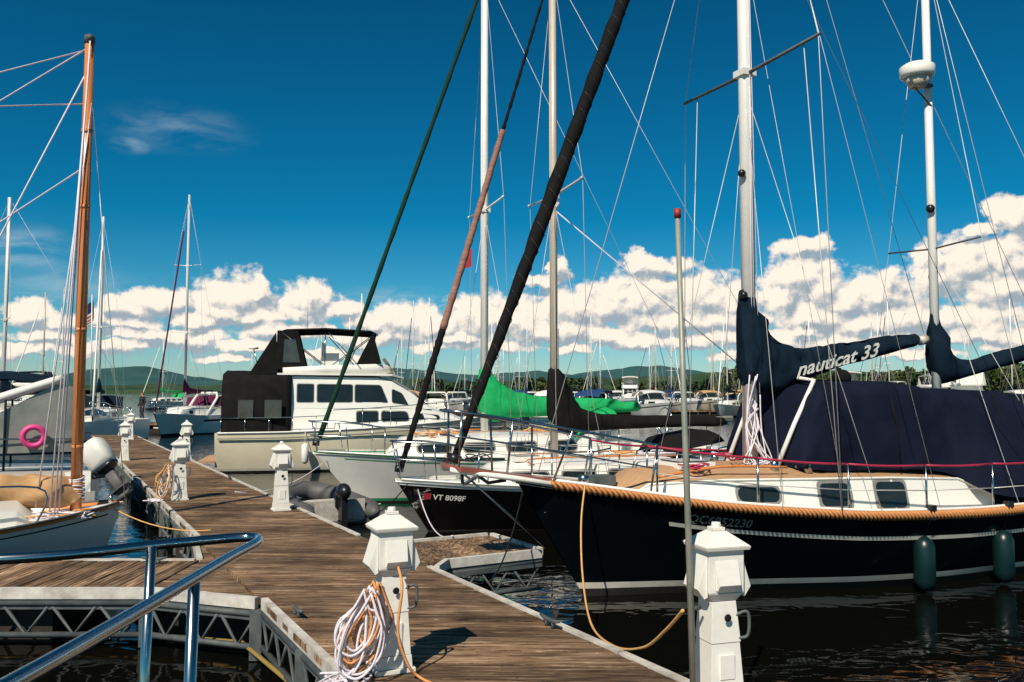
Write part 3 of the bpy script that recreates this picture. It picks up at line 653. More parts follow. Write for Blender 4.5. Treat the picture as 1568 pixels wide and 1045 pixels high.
def exB(mb,H):
    mb.line((2.75,-.05,5.35),(7.6,.4,2.2),.012,'ropew'); mb.line((2.75,0,5.6),(2.62,-.3,5.75),.01,'ropew')
    mb.add([(H.at(x,z).x,-H.at(x,z).y-.008,z) for x,z in ((.42,.53),(.53,.53),(.53,.63),(.42,.63))],[[0,1,2,3]],'fred')
    for i in range(10): mb.tube(catmull([(2.7+U(-.05,.1),U(-.1,.1),5.75+U(-.05,.05)),(2.8,U(-.15,.1),5.5),(2.7+U(-.1,.1),-.05,5.4)],4),.012,'ropew',5)
    for i in range(14):
        x=U(1.0,6.5); y=U(-.8,.3); P=[(x+U(-.3,.3),y+U(-.25,.25),1.08+U(0,.12)) for _ in range(7)]; mb.tube(catmull(P,4),.011,random.choice(['ropew','ropew','ropey','plastic']),5)
    for i in range(5):
        x=2.9+i*.8; mb.tube([(x,-.9,.8),(x+.2,-.8,1.25),(x+.5,-.8,1.3)],.015,'steel',6)
    mb.loft([[(x,c_*.85,z-.18*c_*c_*c_*c_) for c_ in (-1,-.8,-.4,.4,.8,1)] for x,z in ((4.7,1.1),(4.95,1.45),(5.6,1.55))],'cblack',False,False)
sloop('sailboat',(-1.85,13.6,0),math.radians(21),8.6,[(0,.03),(.05,.3),(.15,.68),(.3,1.1),(.5,1.32),(.7,1.28),(1,.85)],[(0,.86),(.2,.76),(.5,.68),(1,.74)],.55,
  [('a',-.45,'antifoul'),('a',.02,'black'),('r',-.10,'white'),('r',0,'white')],'cblack',2.75,9.7,.065,'alud',[(5.6,1.12)],(1.72,3.6),
  [(-.1,2.62,1.75,.09),(.05,2.65,1.55,.14),(.3,2.3,1.5,.16),(.6,1.9,1.55,.14),(1.6,1.82,1.58,.12),(3.4,1.8,1.6,.1)],
  [(.01,.27,.045,.06,'cblack'),(.27,.665,.06,.052,'brown'),(.665,1,.03,.022,'cblack')],
  [(1.3,.72,.3,.75,.25),(1.6,.72,.42,.98,.36),(2.4,.70,.7,1.02,.62),(4.0,.68,.85,1.04,.76),(5.2,.68,.88,1.05,.78)],('VT 8098F',.56,-.30,.12,-1,'paint'),extra=exB)
def exC(mb,H):
    mb.add([(3.3,0,4.9),(3.3,-.02,5.3),(3.12,.05,5.15),(3.1,.03,4.85)],[[0,1,2,3]],'fred')
    for i in range(12):
        x=U(1.0,6.5); y=U(-.8,.3); P=[(x+U(-.3,.3),y+U(-.25,.25),1.35+U(0,.12)) for _ in range(7)]; mb.tube(catmull(P,4),.012,random.choice(['ropew','ropey','plastic']),5)
    mb.loft([[(x,c_*.95,z-.18*c_*c_*c_*c_) for c_ in (-1,-.8,-.4,.4,.8,1)] for x,z in ((5.3,1.4),(5.6,1.8),(6.3,1.9))],'cgreen',False,False)
sloop('sailboat',(-3.95,17.,0),math.radians(21),9.4,[(0,.03),(.05,.3),(.15,.72),(.3,1.2),(.5,1.5),(.7,1.45),(1,.95)],[(0,1.06),(.2,.96),(.5,.9),(1,.95)],.9,
  [('a',-.45,'antifoul'),('a',.03,'greenstripe'),('a',.09,'white'),('r',-.05,'greenstripe'),('r',0,'white')],'cgreen',3.6,11.5,.08,'alu',[(6.15,1.12)],(2.0,3.7),
  [(-.12,2.72,1.85,.09),(.05,2.74,1.62,.15),(.3,2.5,1.58,.20),(.7,2.24,1.66,.20),(1.8,2.1,1.70,.17),(2.7,2.08,1.74,.16),(3.7,2.0,1.78,.12)],
  [(.02,1,.05,.045,'cdgreen')],
  [(1.5,.92,.35,.95,.3),(1.8,.92,.5,1.22,.42),(2.6,.9,.8,1.27,.7),(4.4,.88,.95,1.3,.85),(5.8,.88,1.,1.32,.88)],cove=(-.14,.02,'greenstripe',.05),extra=exC,jt=11.2)

# ---------------------------------------------------------------- motor cruisers
def cruiser(hull='cream',cab='white',canv='cblack',stripe='boot',fly=True,enclosure=True):
    mb=MB()
    H=Hull(7.9,[(0,.03),(.05,.4),(.15,.9),(.3,1.3),(.5,1.45),(.8,1.45),(1,1.35)],[(0,1.5),(.2,1.36),(.5,1.2),(.75,1.12),(1,1.1)],.9,pm=.22)
    H.build(mb,[('a',-.45,'antifoul'),('a',.05,stripe),('a',.12,hull),('r',-.16,hull),('r',0,hull)],'white',22)
    for sd in (1,-1):
        mb.tube([H.rim(.01+.98*i/30,sd,-.15,-.02) for i in range(31)],.02,'frame',6); mb.tube([H.rim(.01+.98*i/30,sd,0,-.01) for i in range(31)],.025,'white',6)
    lo=Cabin([(.9,1.3,.4,1.34,.3),(1.3,1.27,.62,1.52,.5),(1.8,1.25,.85,1.66,.72),(2.4,1.2,1.02,1.75,.9),(3.3,1.15,1.12,1.80,1.0),(5.9,1.1,1.15,1.80,1.05)],.08); lo.build(mb,cab)
    up=Cabin([(1.95,1.72,.8,1.74,.78),(2.5,1.74,.92,2.16,.84),(3.1,1.76,1.0,2.52,.88),(3.5,1.76,1.03,2.62,.9),(5.9,1.76,1.06,2.66,.94)],.07); up.build(mb,cab)
    for sd in (1,-1):
        lo.win(mb,1.7,2.35,.4,.75,sd,r=.8); lo.win(mb,2.55,3.4,.35,.80,sd,r=.2,sk=.15); lo.win(mb,3.5,4.1,.35,.80,sd,r=.2)
        up.win(mb,3.15,4.15,.20,.76,sd,r=.12,sk=.35,border=.02); up.win(mb,4.22,5.2,.20,.76,sd,r=.12,border=.02); up.win(mb,5.3,5.75,.20,.76,sd,r=.2,border=.02)
        up.win(mb,2.55,3.1,.2,.72,sd,r=.2,sk=.35,border=.01)
    for y0,y1 in ((-.75,-.28),(-.23,.23),(.28,.75)):
        mb.add([(2.08,y0,1.87),(2.08,y1,1.87),(2.45,y1*.96,2.24),(2.45,y0*.96,2.24)],[[0,1,2,3]],'glass')
        mb.add([(2.53,y0*.96,2.29),(2.53,y1*.96,2.29),(3.0,y1*.92,2.57),(3.0,y0*.92,2.57)],[[0,1,2,3]],'glass')
    mb.loft([[(x,-w,z),(x,w,z),(x,w,z+.05),(x,-w,z+.05)] for x,w,z in ((2.75,.75,2.60),(3.1,1.0,2.68),(6.3,1.05,2.70))],'white',True,True,False)
    if fly:
        for sd in (1,-1):
            mb.loft([[(x,sd*w,2.73),(x,sd*(w+.03),z),(x,sd*(w-.05),z),(x,sd*(w-.06),2.73)] for x,w,z in ((3.1,.45,2.95),(3.25,.75,3.0),(3.6,.9,3.02),(5.0,.97,2.97),(6.15,1.0,2.90))],cab,True,True,True)
        mb.loft([[(3.0,y,2.73),(3.15,y,3.0)] for y in (-.8,-.4,0,.4,.8)],cab,False,False)
        mb.loft([[(3.15,y*.9,3.0),(3.3,y*.9,3.22)] for y in (-.8,-.4,0,.4,.8)],'vinyl',False,False)
        mb.box(4.6,5.1,-.3,.3,2.75,3.35,'white'); mb.box(4.98,5.1,-.3,.3,3.3,3.65,'white'); mb.torus((4.2,0,3.3),.18,.015,'steel',ax=(1,0,.4))
        for o_ in (0,-.04):
            mb.loft([[(x,c*.95,z-.10*c*c+o_) for c in (-1,-.6,-.2,.2,.6,1)] for x,z in ((3.5,3.95),(3.7,4.04),(5.0,4.1),(6.1,4.05),(6.3,3.98))],canv,False,False)
        for sd in (1,-1):
            for (xa,xb) in ((4.9,3.6),(4.9,6.2),(5.0,5.0),(4.0,4.9)): mb.tube([(xa,sd*.95,2.9),(xb,sd*.95,3.9)],.016,'steel',6)
            mb.add([(5.5,sd*.98,2.9),(6.35,sd*.98,2.85),(6.3,sd*.96,3.95),(5.75,sd*.96,3.95)],[[0,1,2,3]],canv)
            mb.add([(5.68,sd*.995,3.05),(6.15,sd*.995,3.05),(6.12,sd*.982,3.7),(5.82,sd*.982,3.7)],[[0,1,2,3]],'vinyl')
            mb.add([(6.3,sd*.97,2.75),(7.1,sd*1.02,2.66),(6.35,sd*.96,3.9)],[[0,1,2]],canv)
            mb.add([(3.4,sd*.9,3.02),(4.1,sd*.93,3.0),(3.65,sd*.95,3.9)],[[0,1,2]],canv)
        mb.add([(6.32,-.95,2.75),(6.32,.95,2.75),(6.32,.95,3.95),(6.32,-.95,3.95)],[[0,1,2,3]],canv)
        mb.tube([(6.9,-.8,2.7),(7.1,-.8,3.5)],.015,'steel',6); mb.tube([(7.1,-.8,3.5),(7.1,-.8,3.56)],.14,'white',12)
        mb.tube([(6.7,.8,2.7),(6.7,.8,3.2)],.015,'steel',6); mb.tube([(5.5,.9,4.0),(5.5,.9,5.4)],.008,'white',5)
    if enclosure:
        rr=[]
        for i in range(13):
            x=5.92+1.83*i/12; w0=tab([(5.92,1.2),(6.8,1.34),(7.75,1.3)],x); w1=tab([(5.92,1.0),(6.8,1.12),(7.75,1.0)],x)
            pr=[(-w0,1.1),(-w0*.995,1.55),(-w0*.985,2.0),(-(w0+w1)/2,2.4),(-w1,2.70),(0,2.84),(w1,2.70),((w0+w1)/2,2.4),(w0*.985,2.0),(w0*.995,1.55),(w0,1.1)]
            rr.append([(x,y+.02*noise.noise(V((x*4,y,z*3))),z+.03*noise.noise(V((x*3,y*2,z)))) for y,z in pr])
        mb.loft(rr,canv,False,True,True)
        for sd in (1,-1):
            for xa,xb in ((6.15,6.6),(6.9,7.3)): mb.add([(xa,sd*1.37,1.5),(xb,sd*1.375,1.5),(xb,sd*1.365,2.0),(xa,sd*1.355,2.0)],[[0,1,2,3]],'vinyl')
    for sd in (1,-1):
        pts=[H.rim(q,sd,.55,.06) for q in (.62,.5,.4,.3,.2,.1,.03)]; mb.tube(catmull(pts,4),.014,'steel',6)
        for q in (.62,.5,.4,.3,.2,.1,.03): mb.tube([H.rim(q,sd,0,.06),H.rim(q,sd,.55,.06)],.011,'steel',6)
        for q in (.66,.74,.82,.9,.98): mb.tube([H.rim(q,sd,0,.04),H.rim(q,sd,.4,.04)],.011,'steel',6)
        mb.tube([H.rim(q,sd,.4,.04) for q in (.62,.74,.82,.9,.98)],.012,'steel',6)
    mb.box(7.9,8.35,-1.2,1.2,.28,.34,'teak')
    for x in (2.5,5.5):
        y=H.hb(x/7.9)+.1
        for sd in (1,-1): mb.tube([(x,sd*y,.25),(x,sd*y,.32),(x,sd*y,.75),(x,sd*y,.82)],[.03,.1,.1,.03],'white',10); mb.line((x,sd*y,.8),(x,sd*(y-.1),1.2),.01,'ropew')
    return mb
cruiser().obj('motor_cruiser',(-.62,26.2,0),math.radians(192))
def express(hull='white',canv='cblue',stripe='cnavy',arch=True):
    mb=MB(); H=Hull(7.,[(0,.03),(.05,.35),(.15,.8),(.3,1.15),(.5,1.3),(.8,1.3),(1,1.2)],[(0,1.35),(.3,1.15),(.6,1.02),(1,.95)],.9,pm=.22)
    H.build(mb,[('a',-.45,'antifoul'),('a',.06,hull),('r',-.32,stripe),('r',-.22,hull),('r',0,hull)],'white',18)
    c=Cabin([(.9,1.15,.3,1.2,.25),(1.6,1.1,.7,1.42,.6),(3.0,1.02,.95,1.52,.85),(3.4,1.0,1.,1.5,.9)],.06); c.build(mb,'white')
    for sd in (1,-1): c.win(mb,1.7,2.7,.35,.75,sd)
    mb.add([(2.75,-.7,1.55),(2.75,.7,1.55),(3.4,.65,2.05),(3.4,-.65,2.05)],[[0,1,2,3]],'glass')
    for sd in (1,-1):
        mb.add([(2.75,sd*.72,1.55),(4.4,sd*1.1,1.3),(4.4,sd*1.05,1.8),(3.4,sd*.67,2.05)],[[0,1,2,3]],'glass')
        mb.tube([(2.75,sd*.72,1.55),(3.4,sd*.67,2.06),(4.4,sd*1.06,1.82)],.02,'white',6)
        pts=[H.rim(q,sd,.45,.06) for q in (.5,.4,.3,.2,.1,.03)]; mb.tube(pts,.014,'steel',5)
        for q in (.5,.35,.2,.05): mb.tube([H.rim(q,sd,0,.06),H.rim(q,sd,.45,.06)],.011,'steel',5)
        mb.add([(4.3,sd*1.2,1.0),(6.5,sd*1.15,1.0),(6.5,sd*1.1,1.3),(4.3,sd*1.15,1.3)],[[0,1,2,3]],'white')
    if arch:
        mb.tube([(5.6,-1.15,1.0),(5.0,-1.1,1.9),(4.9,-.9,2.15),(4.9,.9,2.15),(5.0,1.1,1.9),(5.6,1.15,1.0)],.07,'white',8)
    if canv:
        mb.loft([[(x,c*1.02,z-.12*c*c) for c in (-1,-.6,-.2,.2,.6,1)] for x,z in ((3.3,2.15),(3.8,2.35),(4.9,2.4),(5.9,2.3),(6.5,1.9))],canv,False,False)
        for sd in (1,-1):
            for xb in (3.4,6.2): mb.tube([(5.,sd*1.1,1.2),(xb,sd*1.0,2.05)],.014,'steel',5)
    mb.box(6.95,7.4,-1.,1.,.3,.36,'white')
    return mb
def farsail(hull='white',cov='cblue',L=9.,mh=12.,stripe='cnavy',mk='alu'):
    mb=MB(); H=Hull(L,[(0,.03),(.05,.3),(.15,.72),(.3,1.2),(.5,1.45),(.7,1.4),(1,.95)],[(0,1.2),(.3,1.0),(.6,.92),(1,1.)],.8)
    H.build(mb,[('a',-.45,'antifoul'),('a',.04,stripe),('a',.12,hull),('r',0,hull)],'white',16)
    c=Cabin([(1.8,.95,.4,1.0,.35),(2.1,.95,.55,1.3,.45),(3.,.93,.85,1.38,.75),(5.8,.9,1.,1.4,.88)],.08); c.build(mb,'white')
    for sd in (1,-1):
        for i in range(4): c.win(mb,2.5+i*.8,3.0+i*.8,.35,.75,sd)
    mast(mb,3.3,1.3,mh,.07,mk,[(mh*.42,.85),(mh*.7,.7)] if mh>11 else [(mh*.5,.85)],(.1,0,1.2),(L-.1,0,1.1),1.2,.95,wr=.006)
    mb.tube([(3.3,0,2.15),(3.3+L*.4,0,2.15)],.05,mk,6)
    canvas_cover(mb,[(3.2,2.9,2.2,.08),(3.35,2.9,2.05,.12),(3.6,2.55,2.05,.14),(4.2,2.4,2.1,.14),(3.2+L*.4,2.3,2.12,.08)],cov,sub=2,n=8)
    pulpit(mb,H,-.05,.14,.55); lifelines(mb,H,.14,.9,5,.52)
    mb.loft([[(x,c_*.95,z-.1*c_*c_) for c_ in (-1,-.4,.4,1)] for x,z in ((5.4,1.45),(5.7,2.0),(6.8,2.05))],cov,False,False)
    fb=V((.1,0,1.25)); ft=V((3.25,0,mh-.2)); mb.tube([fb.lerp(ft,i/6) for i in range(6)],.045,cov if R()<.5 else 'white',6)
    return mb
ex=[express().mesh('motorboat'),express('white','cnavy','redwood').mesh('motorboat'),express('white',None,'cblack').mesh('motorboat'),express('cream','ctan','cteal').mesh('motorboat'),express('navy','cblack','white',False).mesh('motorboat'),express('white','white','cteal').mesh('motorboat')]
cr=[cruiser(hull='white',canv='cnavy',stripe='cblue',enclosure=False).mesh('motor_cruiser'),cruiser(hull='white',canv='white',stripe='cblack',enclosure=False).mesh('motor_cruiser')]
fs_=[farsail().mesh('sailboat'),farsail(cov='cteal',mh=10.5).mesh('sailboat'),farsail('navy','cblue',mh=13,stripe='white').mesh('sailboat'),farsail(cov='cpurple',mh=12.7).mesh('sailboat'),farsail(cov='ctan',mh=11,mk='alud').mesh('sailboat'),farsail(cov='cgreen',mh=9.5,stripe='redwood').mesh('sailboat')]
def put(me,x,y,a):
    o=bpy.data.objects.new(me.name.split('.')[0],me); scene.collection.objects.link(o); o.location=(x,y,0); o.rotation_euler=(0,0,math.radians(a)); return o
def putsail(me,u,Y,a):
    X=(u-784)/F*Y; ar=math.radians(a); put(me,X-3.3*math.cos(ar),Y-3.3*math.sin(ar),a)
putsail(fs_[3],284,45,86); putsail(fs_[1],152,40,112); putsail(fs_[1],6,36,40); putsail(fs_[4],66,75,60); putsail(fs_[0],95,80,100)
putsail(fs_[1],535,95,40); putsail(fs_[0],553,85,120); putsail(fs_[4],492,110,60); putsail(fs_[5],250,110,60)
put(ex[1],-42,70,20); put(ex[2],-13.3,50,230); put(ex[5],-11.5,56,170); put(cr[0],-48,76,20)
def jit(a): return random.choice(a)+U(-14,14)
for i in range(30):
    put(random.choice(ex),-11+i*3.3+U(-.4,.4),86+U(-1.5,1.5),jit([90,270,90]))
for i in range(20):
    put(random.choice(cr+ex+[fs_[1]] if i>4 else ex),-3+i*4.0+U(-.5,.5),72.+U(-1,1),jit([90,70,250]))
for i in range(34):
    put(random.choice(ex+cr+fs_),-12+i*3.6+U(-.5,.5),98+U(-1,1),jit([90,270]))
for i in range(34):
    put(random.choice(ex+fs_+fs_),-10+i*4.+U(-.5,.5),112+U(-1,1),jit([90,270]))
for i in range(54):
    put(random.choice(fs_+fs_+ex+cr),-20+i*3.9,150+U(-12,24),U(0,360))
for i in range(6): put(random.choice(fs_+ex),-85+i*11+U(-4,4),190+U(-20,60),U(0,360))

# ---------------------------------------------------------------- catboat at left
mb=MB(); H=Hull(6.2,[(0,.03),(.05,.4),(.15,.78),(.35,1.1),(.6,1.2),(1,.9)],[(0,.80),(.2,.66),(.5,.52),(1,.55)],.25,pm=.3)
H.build(mb,[('a',-.45,'antifoul'),('a',.03,'white'),('r',-.05,'wood'),('r',0,'white')],'white',24,cove=(-.12,.018,'cblack',.02))
for sd in (1,-1): mb.tube([H.rim(.01+.98*i/40,sd,.01,-.01) for i in range(41)],.016,'galv',6)
cb=Cabin([(1.0,.6,.5,.62,.45),(1.2,.58,.6,.82,.55),(2.6,.5,.85,.88,.78),(3.4,.5,.88,.88,.8)],.1); cb.build(mb,'white')
for x in (1.5,2.1,2.7): cb.win(mb,x,x+.3,.35,.8,1,r=1.)
mb.tube([(.55,0,.6),(.55,0,4.2),(.55,0,6.85)],[.068,.068,.055],'wood',16)
mb.tube([(.55,0,6.8),(.55,0,6.9)],[.07,.065],'galv',12); mb.ball((.55,.08,6.85),.05,'galv',n=8,m=6)
for z in (3.0,1.5,4.6,5.6): mb.tube([(.55,0,z),(.55,0,z+.05)],.071,'wood',14)
canvas_cover(mb,[(.5,1.14,.82,.1),(.75,1.16,.78,.2),(1.4,1.2,.82,.22),(2.6,1.26,.92,.24),(4.,1.35,1.05,.22),(6.2,1.4,1.15,.12)],'ctan',wr=.07,n=18,sub=7)
for i in range(9): mb.torus((.55,0,.85+i*.035),.085+U(0,.02),.012,'ropew' if i%3 else 'ropeo',ax=(U(-.2,.2),U(-.2,.2),1),n=14,m=5)
for (a,b) in (((.5,0,6.8),(5.8,0,2.0)),((.5,0,6.75),(3.2,0,5.4)),((.5,0,6.6),(2.6,.1,1.35)),((.52,0,6.0),(6,0,4.9)),((.5,.05,6.0),(1.0,.2,.8)),((.5,.05,5.2),(4.8,0,1.4)),((.55,.1,6.8),(.75,.3,.7)),((.55,.1,6.5),(.85,.25,.75)),((.55,.1,6.7),(.80,.35,.7))):
    mb.tube([a,b],.010,'ropew',5)
mb.line((.55,0,6.5),(-.02,0,.85),.006)
for i in range(16):
    P=[(U(.3,1.2),U(.1,.6),.66+U(0,.1)) for _ in range(6)]; mb.tube(catmull(P,4),.010,random.choice(['ropew','ropey','ropeo','ropew']),5)
mb.tube([(.15,.1,.8),(.15,.1,.9)],.03,'steel',8)
mb.tube(catmull([(1.0,.7,.66),(1.0,.7,1.1),(2.5,1.0,1.05),(2.5,1.0,.6)],6),.013,'steel',6)
mb.obj('catboat',(-5.08,11.25,0),math.radians(209.8))
mb=MB(); H=Hull(7.5,[(0,.03),(.1,.7),(.3,1.2),(.6,1.35),(1,1.2)],[(0,1.35),(.5,1.05),(1,.95)],.8,pm=.22)
H.build(mb,[('a',-.45,'antifoul'),('a',.05,'cnavy'),('a',.1,'white'),('r',0,'white')],'white',20)
mb.tube([H.rim(.02+.97*i/30,-1,-.1,-.02) for i in range(31)],.03,'ctan',6)
cb=Cabin([(1.,1.2,.5,1.25,.4),(2.,1.1,.9,1.5,.8),(5.2,1.0,1.05,1.6,.95)],.08); cb.build(mb,'white')
mb.loft([[(x,c_*1.1,z-.15*c_*c_) for c_ in (-1,-.6,0,.6,1)] for x,z in ((4.4,2.42),(5.2,2.55),(6.2,2.58),(6.9,2.5))],'cteal',False,False)
for sd in (-1,1):
    mb.tube(catmull([(5.0,sd*1.15,1.55),(5.8,sd*1.15,2.0),(7.0,sd*1.12,2.45)],5),.07,'white',8)
    mb.add([(5.0,sd*1.17,1.25),(7.2,sd*1.15,1.25),(7.2,sd*1.12,2.3),(6.9,sd*1.12,2.35)],[[0,1,2,3]],'lvinyl')
    mb.tube([(7.25,sd*1.12,.95),(7.28,sd*1.1,2.45)],.018,'steel',6); mb.tube([(6.2,sd*1.17,.95),(6.2,sd*1.17,2.1)],.02,'cteal',6); mb.tube([(5.0,sd*1.18,1.24),(7.2,sd*1.16,1.24)],.02,'cteal',6)
    mb.tube([H.rim(q,sd,.5,.05) for q in (.6,.7,.8,.9,1)],.014,'steel',6)
mb.torus((6.6,-1.26,1.52),.15,.045,'pink',ax=(0,1,.1))
def ob_ring(c,ax,side,up,w,h):
    return [c+side*w*math.copysign(abs(math.cos(t))**.6,math.cos(t))+up*h*math.copysign(abs(math.sin(t))**.6,math.sin(t)) for t in [2*math.pi*(j+.5)/16 for j in range(16)]]
mb.obj('cabin_boat',(-14.0,11.6,0),math.radians(28))
mb=MB()
ax=V((.62,-.1,-.78)).normalized(); side=V((0,1,0)); side=(side-ax*side.dot(ax)).normalized(); up=ax.cross(side)
mb.loft([ob_ring(ax*t,ax,side,up,w,h) for t,w,h in ((-.02,.05,.06),(0,.12,.15),(.06,.155,.20),(.25,.17,.22),(.42,.16,.20),(.47,.14,.17))],'lrubber')
mb.loft([ob_ring(ax*t+up*.015,ax,side,up,w,h) for t,w,h in ((.475,.15,.18),(.52,.13,.15),(.56,.08,.10))],'plastic')
mb.loft([ob_ring(ax*t,ax,side,up,w,h) for t,w,h in ((.56,.05,.09),(.8,.045,.08),(.98,.04,.09))],'rubber')
mb.loft([ob_ring(ax*t,ax,side,up,w,h) for t,w,h in ((.9,.10,.16),(.915,.10,.16))],'rubber')
mb.tube([ax*1.02-up*.16,ax*1.02-up*.08,ax*1.02+up*.14],[.02,.05,.04],'rubber',10)
for i in range(3):
    t=i*2.09; mb.add([ax*1.02+up*.15,ax*1.02+up*.17+(ax*math.cos(t)+side*math.sin(t))*.12,ax*1.02+up*.13+(ax*math.cos(t+.8)+side*math.sin(t+.8))*.11],[[0,1,2]],'plastic')
mb.box(-.30,.1,-.12,.12,-.75,-.45,'white'); mb.tube([ax*.6,V((-.05,0,-.55))],.05,'galv',8)
mb.obj('outboard_motor',(-6.68,13.55,1.42))
def dinghy(k,motor=True):
    mb=MB()
    P=[(1.25,-.55,.28),(.3,-.58,.28),(-.5,-.56,.30),(-1.0,-.38,.36),(-1.22,0,.42),(-1.0,.38,.36),(-.5,.56,.30),(.3,.58,.28),(1.25,.55,.28)]
    C=catmull(P,6); n=len(C)
    mb.tube(C,[.06+.13*min(1,i/3,(n-1-i)/3) for i in range(n)],k,14)
    mb.hexa([(1.05,-.5),(1.05,.5),(-.85,.32),(-1.0,0),(-.85,-.32)],.1,.16,'rubber'); mb.box(.98,1.04,-.42,.42,.1,.5,'edge')
    mb.box(-.1,.15,-.5,.5,.36,.39,'edge')
    for sd in (-1,1): mb.tube(sag((.9,sd*.75,.38),(-.6,sd*.72,.4),.08),.008,'ropew',5)
    if motor:
        mb.ball((1.2,0,.66),.16,'plastic',sc=(1.2,.75,.85),n=14,m=10); mb.box(1.08,1.28,-.05,.05,.0,.6,'plastic'); mb.tube([(1.05,0,.66),(.6,.05,.68)],.02,'plastic',8)
        mb.box(1.0,1.1,-.1,.1,.4,.6,'plastic')
    return mb
dinghy('rubber').obj('inflatable_dinghy',(-3.35,15.3,-.08),math.radians(-62))

mb=MB(); 
def fp(i,j):
    u=i/10; v=j/13; return (-.75*u*.5+.08*math.sin(u*9+v*2),.08*math.cos(u*8),-1.15*v*(.8)-.9*u+.05*math.sin(v*6))
for i in range(10):
    for j in range(13):
        k='fblue' if (i<4 and j<7) else ('fred' if j%2==0 else 'paint')
        mb.add([fp(i,j),fp(i+1,j),fp(i+1,j+1),fp(i,j+1)],[[0,1,2,3]],k)
p=pt(140,455,34); mb.tube([(0.02,0,.1),(.1,0,-4)],.02,'alu',6); mb.obj('flag',p)
def person(loc,ang):
    vs=[(0,0,.95),(0,0,1.15),(0,0,1.38),(0,0,1.5),(0,.01,1.60),(0,.01,1.70),
        (.10,0,.9),(.11,.02,.5),(.12,-.02,.08),(.12,.12,.04),(-.10,0,.9),(-.12,.04,.5),(-.14,-.06,.08),(-.14,.08,.04),
        (.19,0,1.40),(.25,-.02,1.13),(.24,.12,.92),(.24,.16,.84),(-.19,0,1.40),(-.26,-.03,1.13),(-.25,.08,.90),(-.25,.10,.82)]
    es=[(0,1),(1,2),(2,3),(3,4),(4,5),(0,6),(6,7),(7,8),(8,9),(0,10),(10,11),(11,12),(12,13),(2,14),(14,15),(15,16),(16,17),(2,18),(18,19),(19,20),(20,21)]
    rr=[.15,.14,.17,.06,.10,.08,.095,.065,.05,.045,.095,.065,.05,.045,.07,.05,.04,.035,.07,.05,.04,.035]
    me=bpy.data.meshes.new('person_cage'); me.from_pydata(vs,es,[]); me.update()
    o=bpy.data.objects.new('person_cage',me); scene.collection.objects.link(o)
    o.modifiers.new('skin','SKIN')
    for i,r in enumerate(rr): me.skin_vertices[0].data[i].radius=(r,r*.85)
    me.skin_vertices[0].data[0].use_root=True
    sb=o.modifiers.new('sub','SUBSURF'); sb.levels=2; sb.render_levels=2
    bpy.context.view_layer.update()
    dg=bpy.context.evaluated_depsgraph_get(); m2=bpy.data.meshes.new_from_object(o.evaluated_get(dg)); bpy.data.objects.remove(o); m2.name='person'
    m2.materials.clear()
    for k in ('trousers','jacket','skin','hair','plastic'): m2.materials.append(M[k])
    for p in m2.polygons:
        z=p.center.z; x=abs(p.center.x)
        i=0 if z<.95 else 1
        if x>.18 and z<1.3: i=1
        if x>.18 and z<.91: i=2
        if z>1.47: i=2
        if z>1.64 or (z>1.54 and p.center.y<-.01): i=3
        if z<.09: i=4
        p.material_index=i; p.use_smooth=True
    ob=bpy.data.objects.new('person',m2); scene.collection.objects.link(ob); ob.location=loc; ob.rotation_euler=(0,0,ang)
Yp=48.; Xp=(219-784)/F*Yp
person((Xp,Yp,.5),2.5)
mb=MB(); mb.box(Xp-4,Xp+3.2,Yp-.8,Yp+.9,.38,.498,'planks'); mb.box(Xp-3.9,Xp+3.1,Yp-.6,Yp+.7,-.2,.376,'float'); mb.obj('floating_dock')

# ---------------------------------------------------------------- world
w=bpy.data.worlds.new('World'); scene.world=w; w.use_nodes=True; nt=w.node_tree; L=nt.links.new
SE=math.radians(46); SH=V((-.40,-.92,0)).normalized()
sv=V((SH.x*math.cos(SE),SH.y*math.cos(SE),math.sin(SE)))
sky=nd(nt,'ShaderNodeTexSky',sky_type='NISHITA'); sky.sun_disc=False; sky.sun_elevation=SE; sky.sun_rotation=math.atan2(SH.x,SH.y)%(2*math.pi)
sky.air_density=1.; sky.dust_density=.4; sky.ozone_density=3.
tc=nd(nt,'ShaderNodeTexCoord'); sx=nd(nt,'ShaderNodeSeparateXYZ'); L(tc.outputs['Generated'],sx.inputs[0])
az=nd(nt,'ShaderNodeMath',operation='ARCTAN2'); L(sx.outputs[0],az.inputs[0]); L(sx.outputs[1],az.inputs[1])
el=nd(nt,'ShaderNodeMath',operation='ARCSINE'); L(sx.outputs[2],el.inputs[0])
cb_=nd(nt,'ShaderNodeCombineXYZ'); L(az.outputs[0],cb_.inputs[0]); L(el.outputs[0],cb_.inputs[1])
deg=nd(nt,'ShaderNodeVectorMath',operation='SCALE'); deg.inputs['Scale'].default_value=180/math.pi; L(cb_.outputs[0],deg.inputs[0])
puffs=[(45,480,36,22),(80,490,26,14),(140,488,36,14),(185,470,38,17),(228,466,46,25),(268,462,26,16),(215,494,40,12),(360,460,56,36),(330,476,44,22),(395,448,24,24),(380,486,70,13),(300,492,40,13),
(473,460,40,29),(452,476,28,14),(520,474,34,13),(560,492,36,16),(610,496,62,30),(590,488,32,22),(660,500,50,23),(740,488,62,34),(800,492,54,32),(720,476,32,22),(880,474,62,36),(856,410,18,15),(830,430,36,10),
(985,460,58,42),(1000,444,32,24),(1075,460,52,38),(1130,464,42,34),(930,470,44,28),(1012,410,50,14),(975,402,20,18),(1225,423,50,38),(1265,440,38,30),(1236,380,42,14),(1195,455,32,32),
(1340,453,62,34),(1362,436,26,26),(1300,463,52,28),(1440,428,52,36),(1490,402,60,40),(1545,402,54,40),(1428,396,26,24),(1530,442,62,34),(1548,330,40,27),(1498,353,34,9),(1640,400,90,80),(1800,430,90,50),(-60,470,60,26),(-180,460,60,32),
(1400,492,200,22),(1050,490,150,18),(1240,486,80,24),(850,502,80,20)]
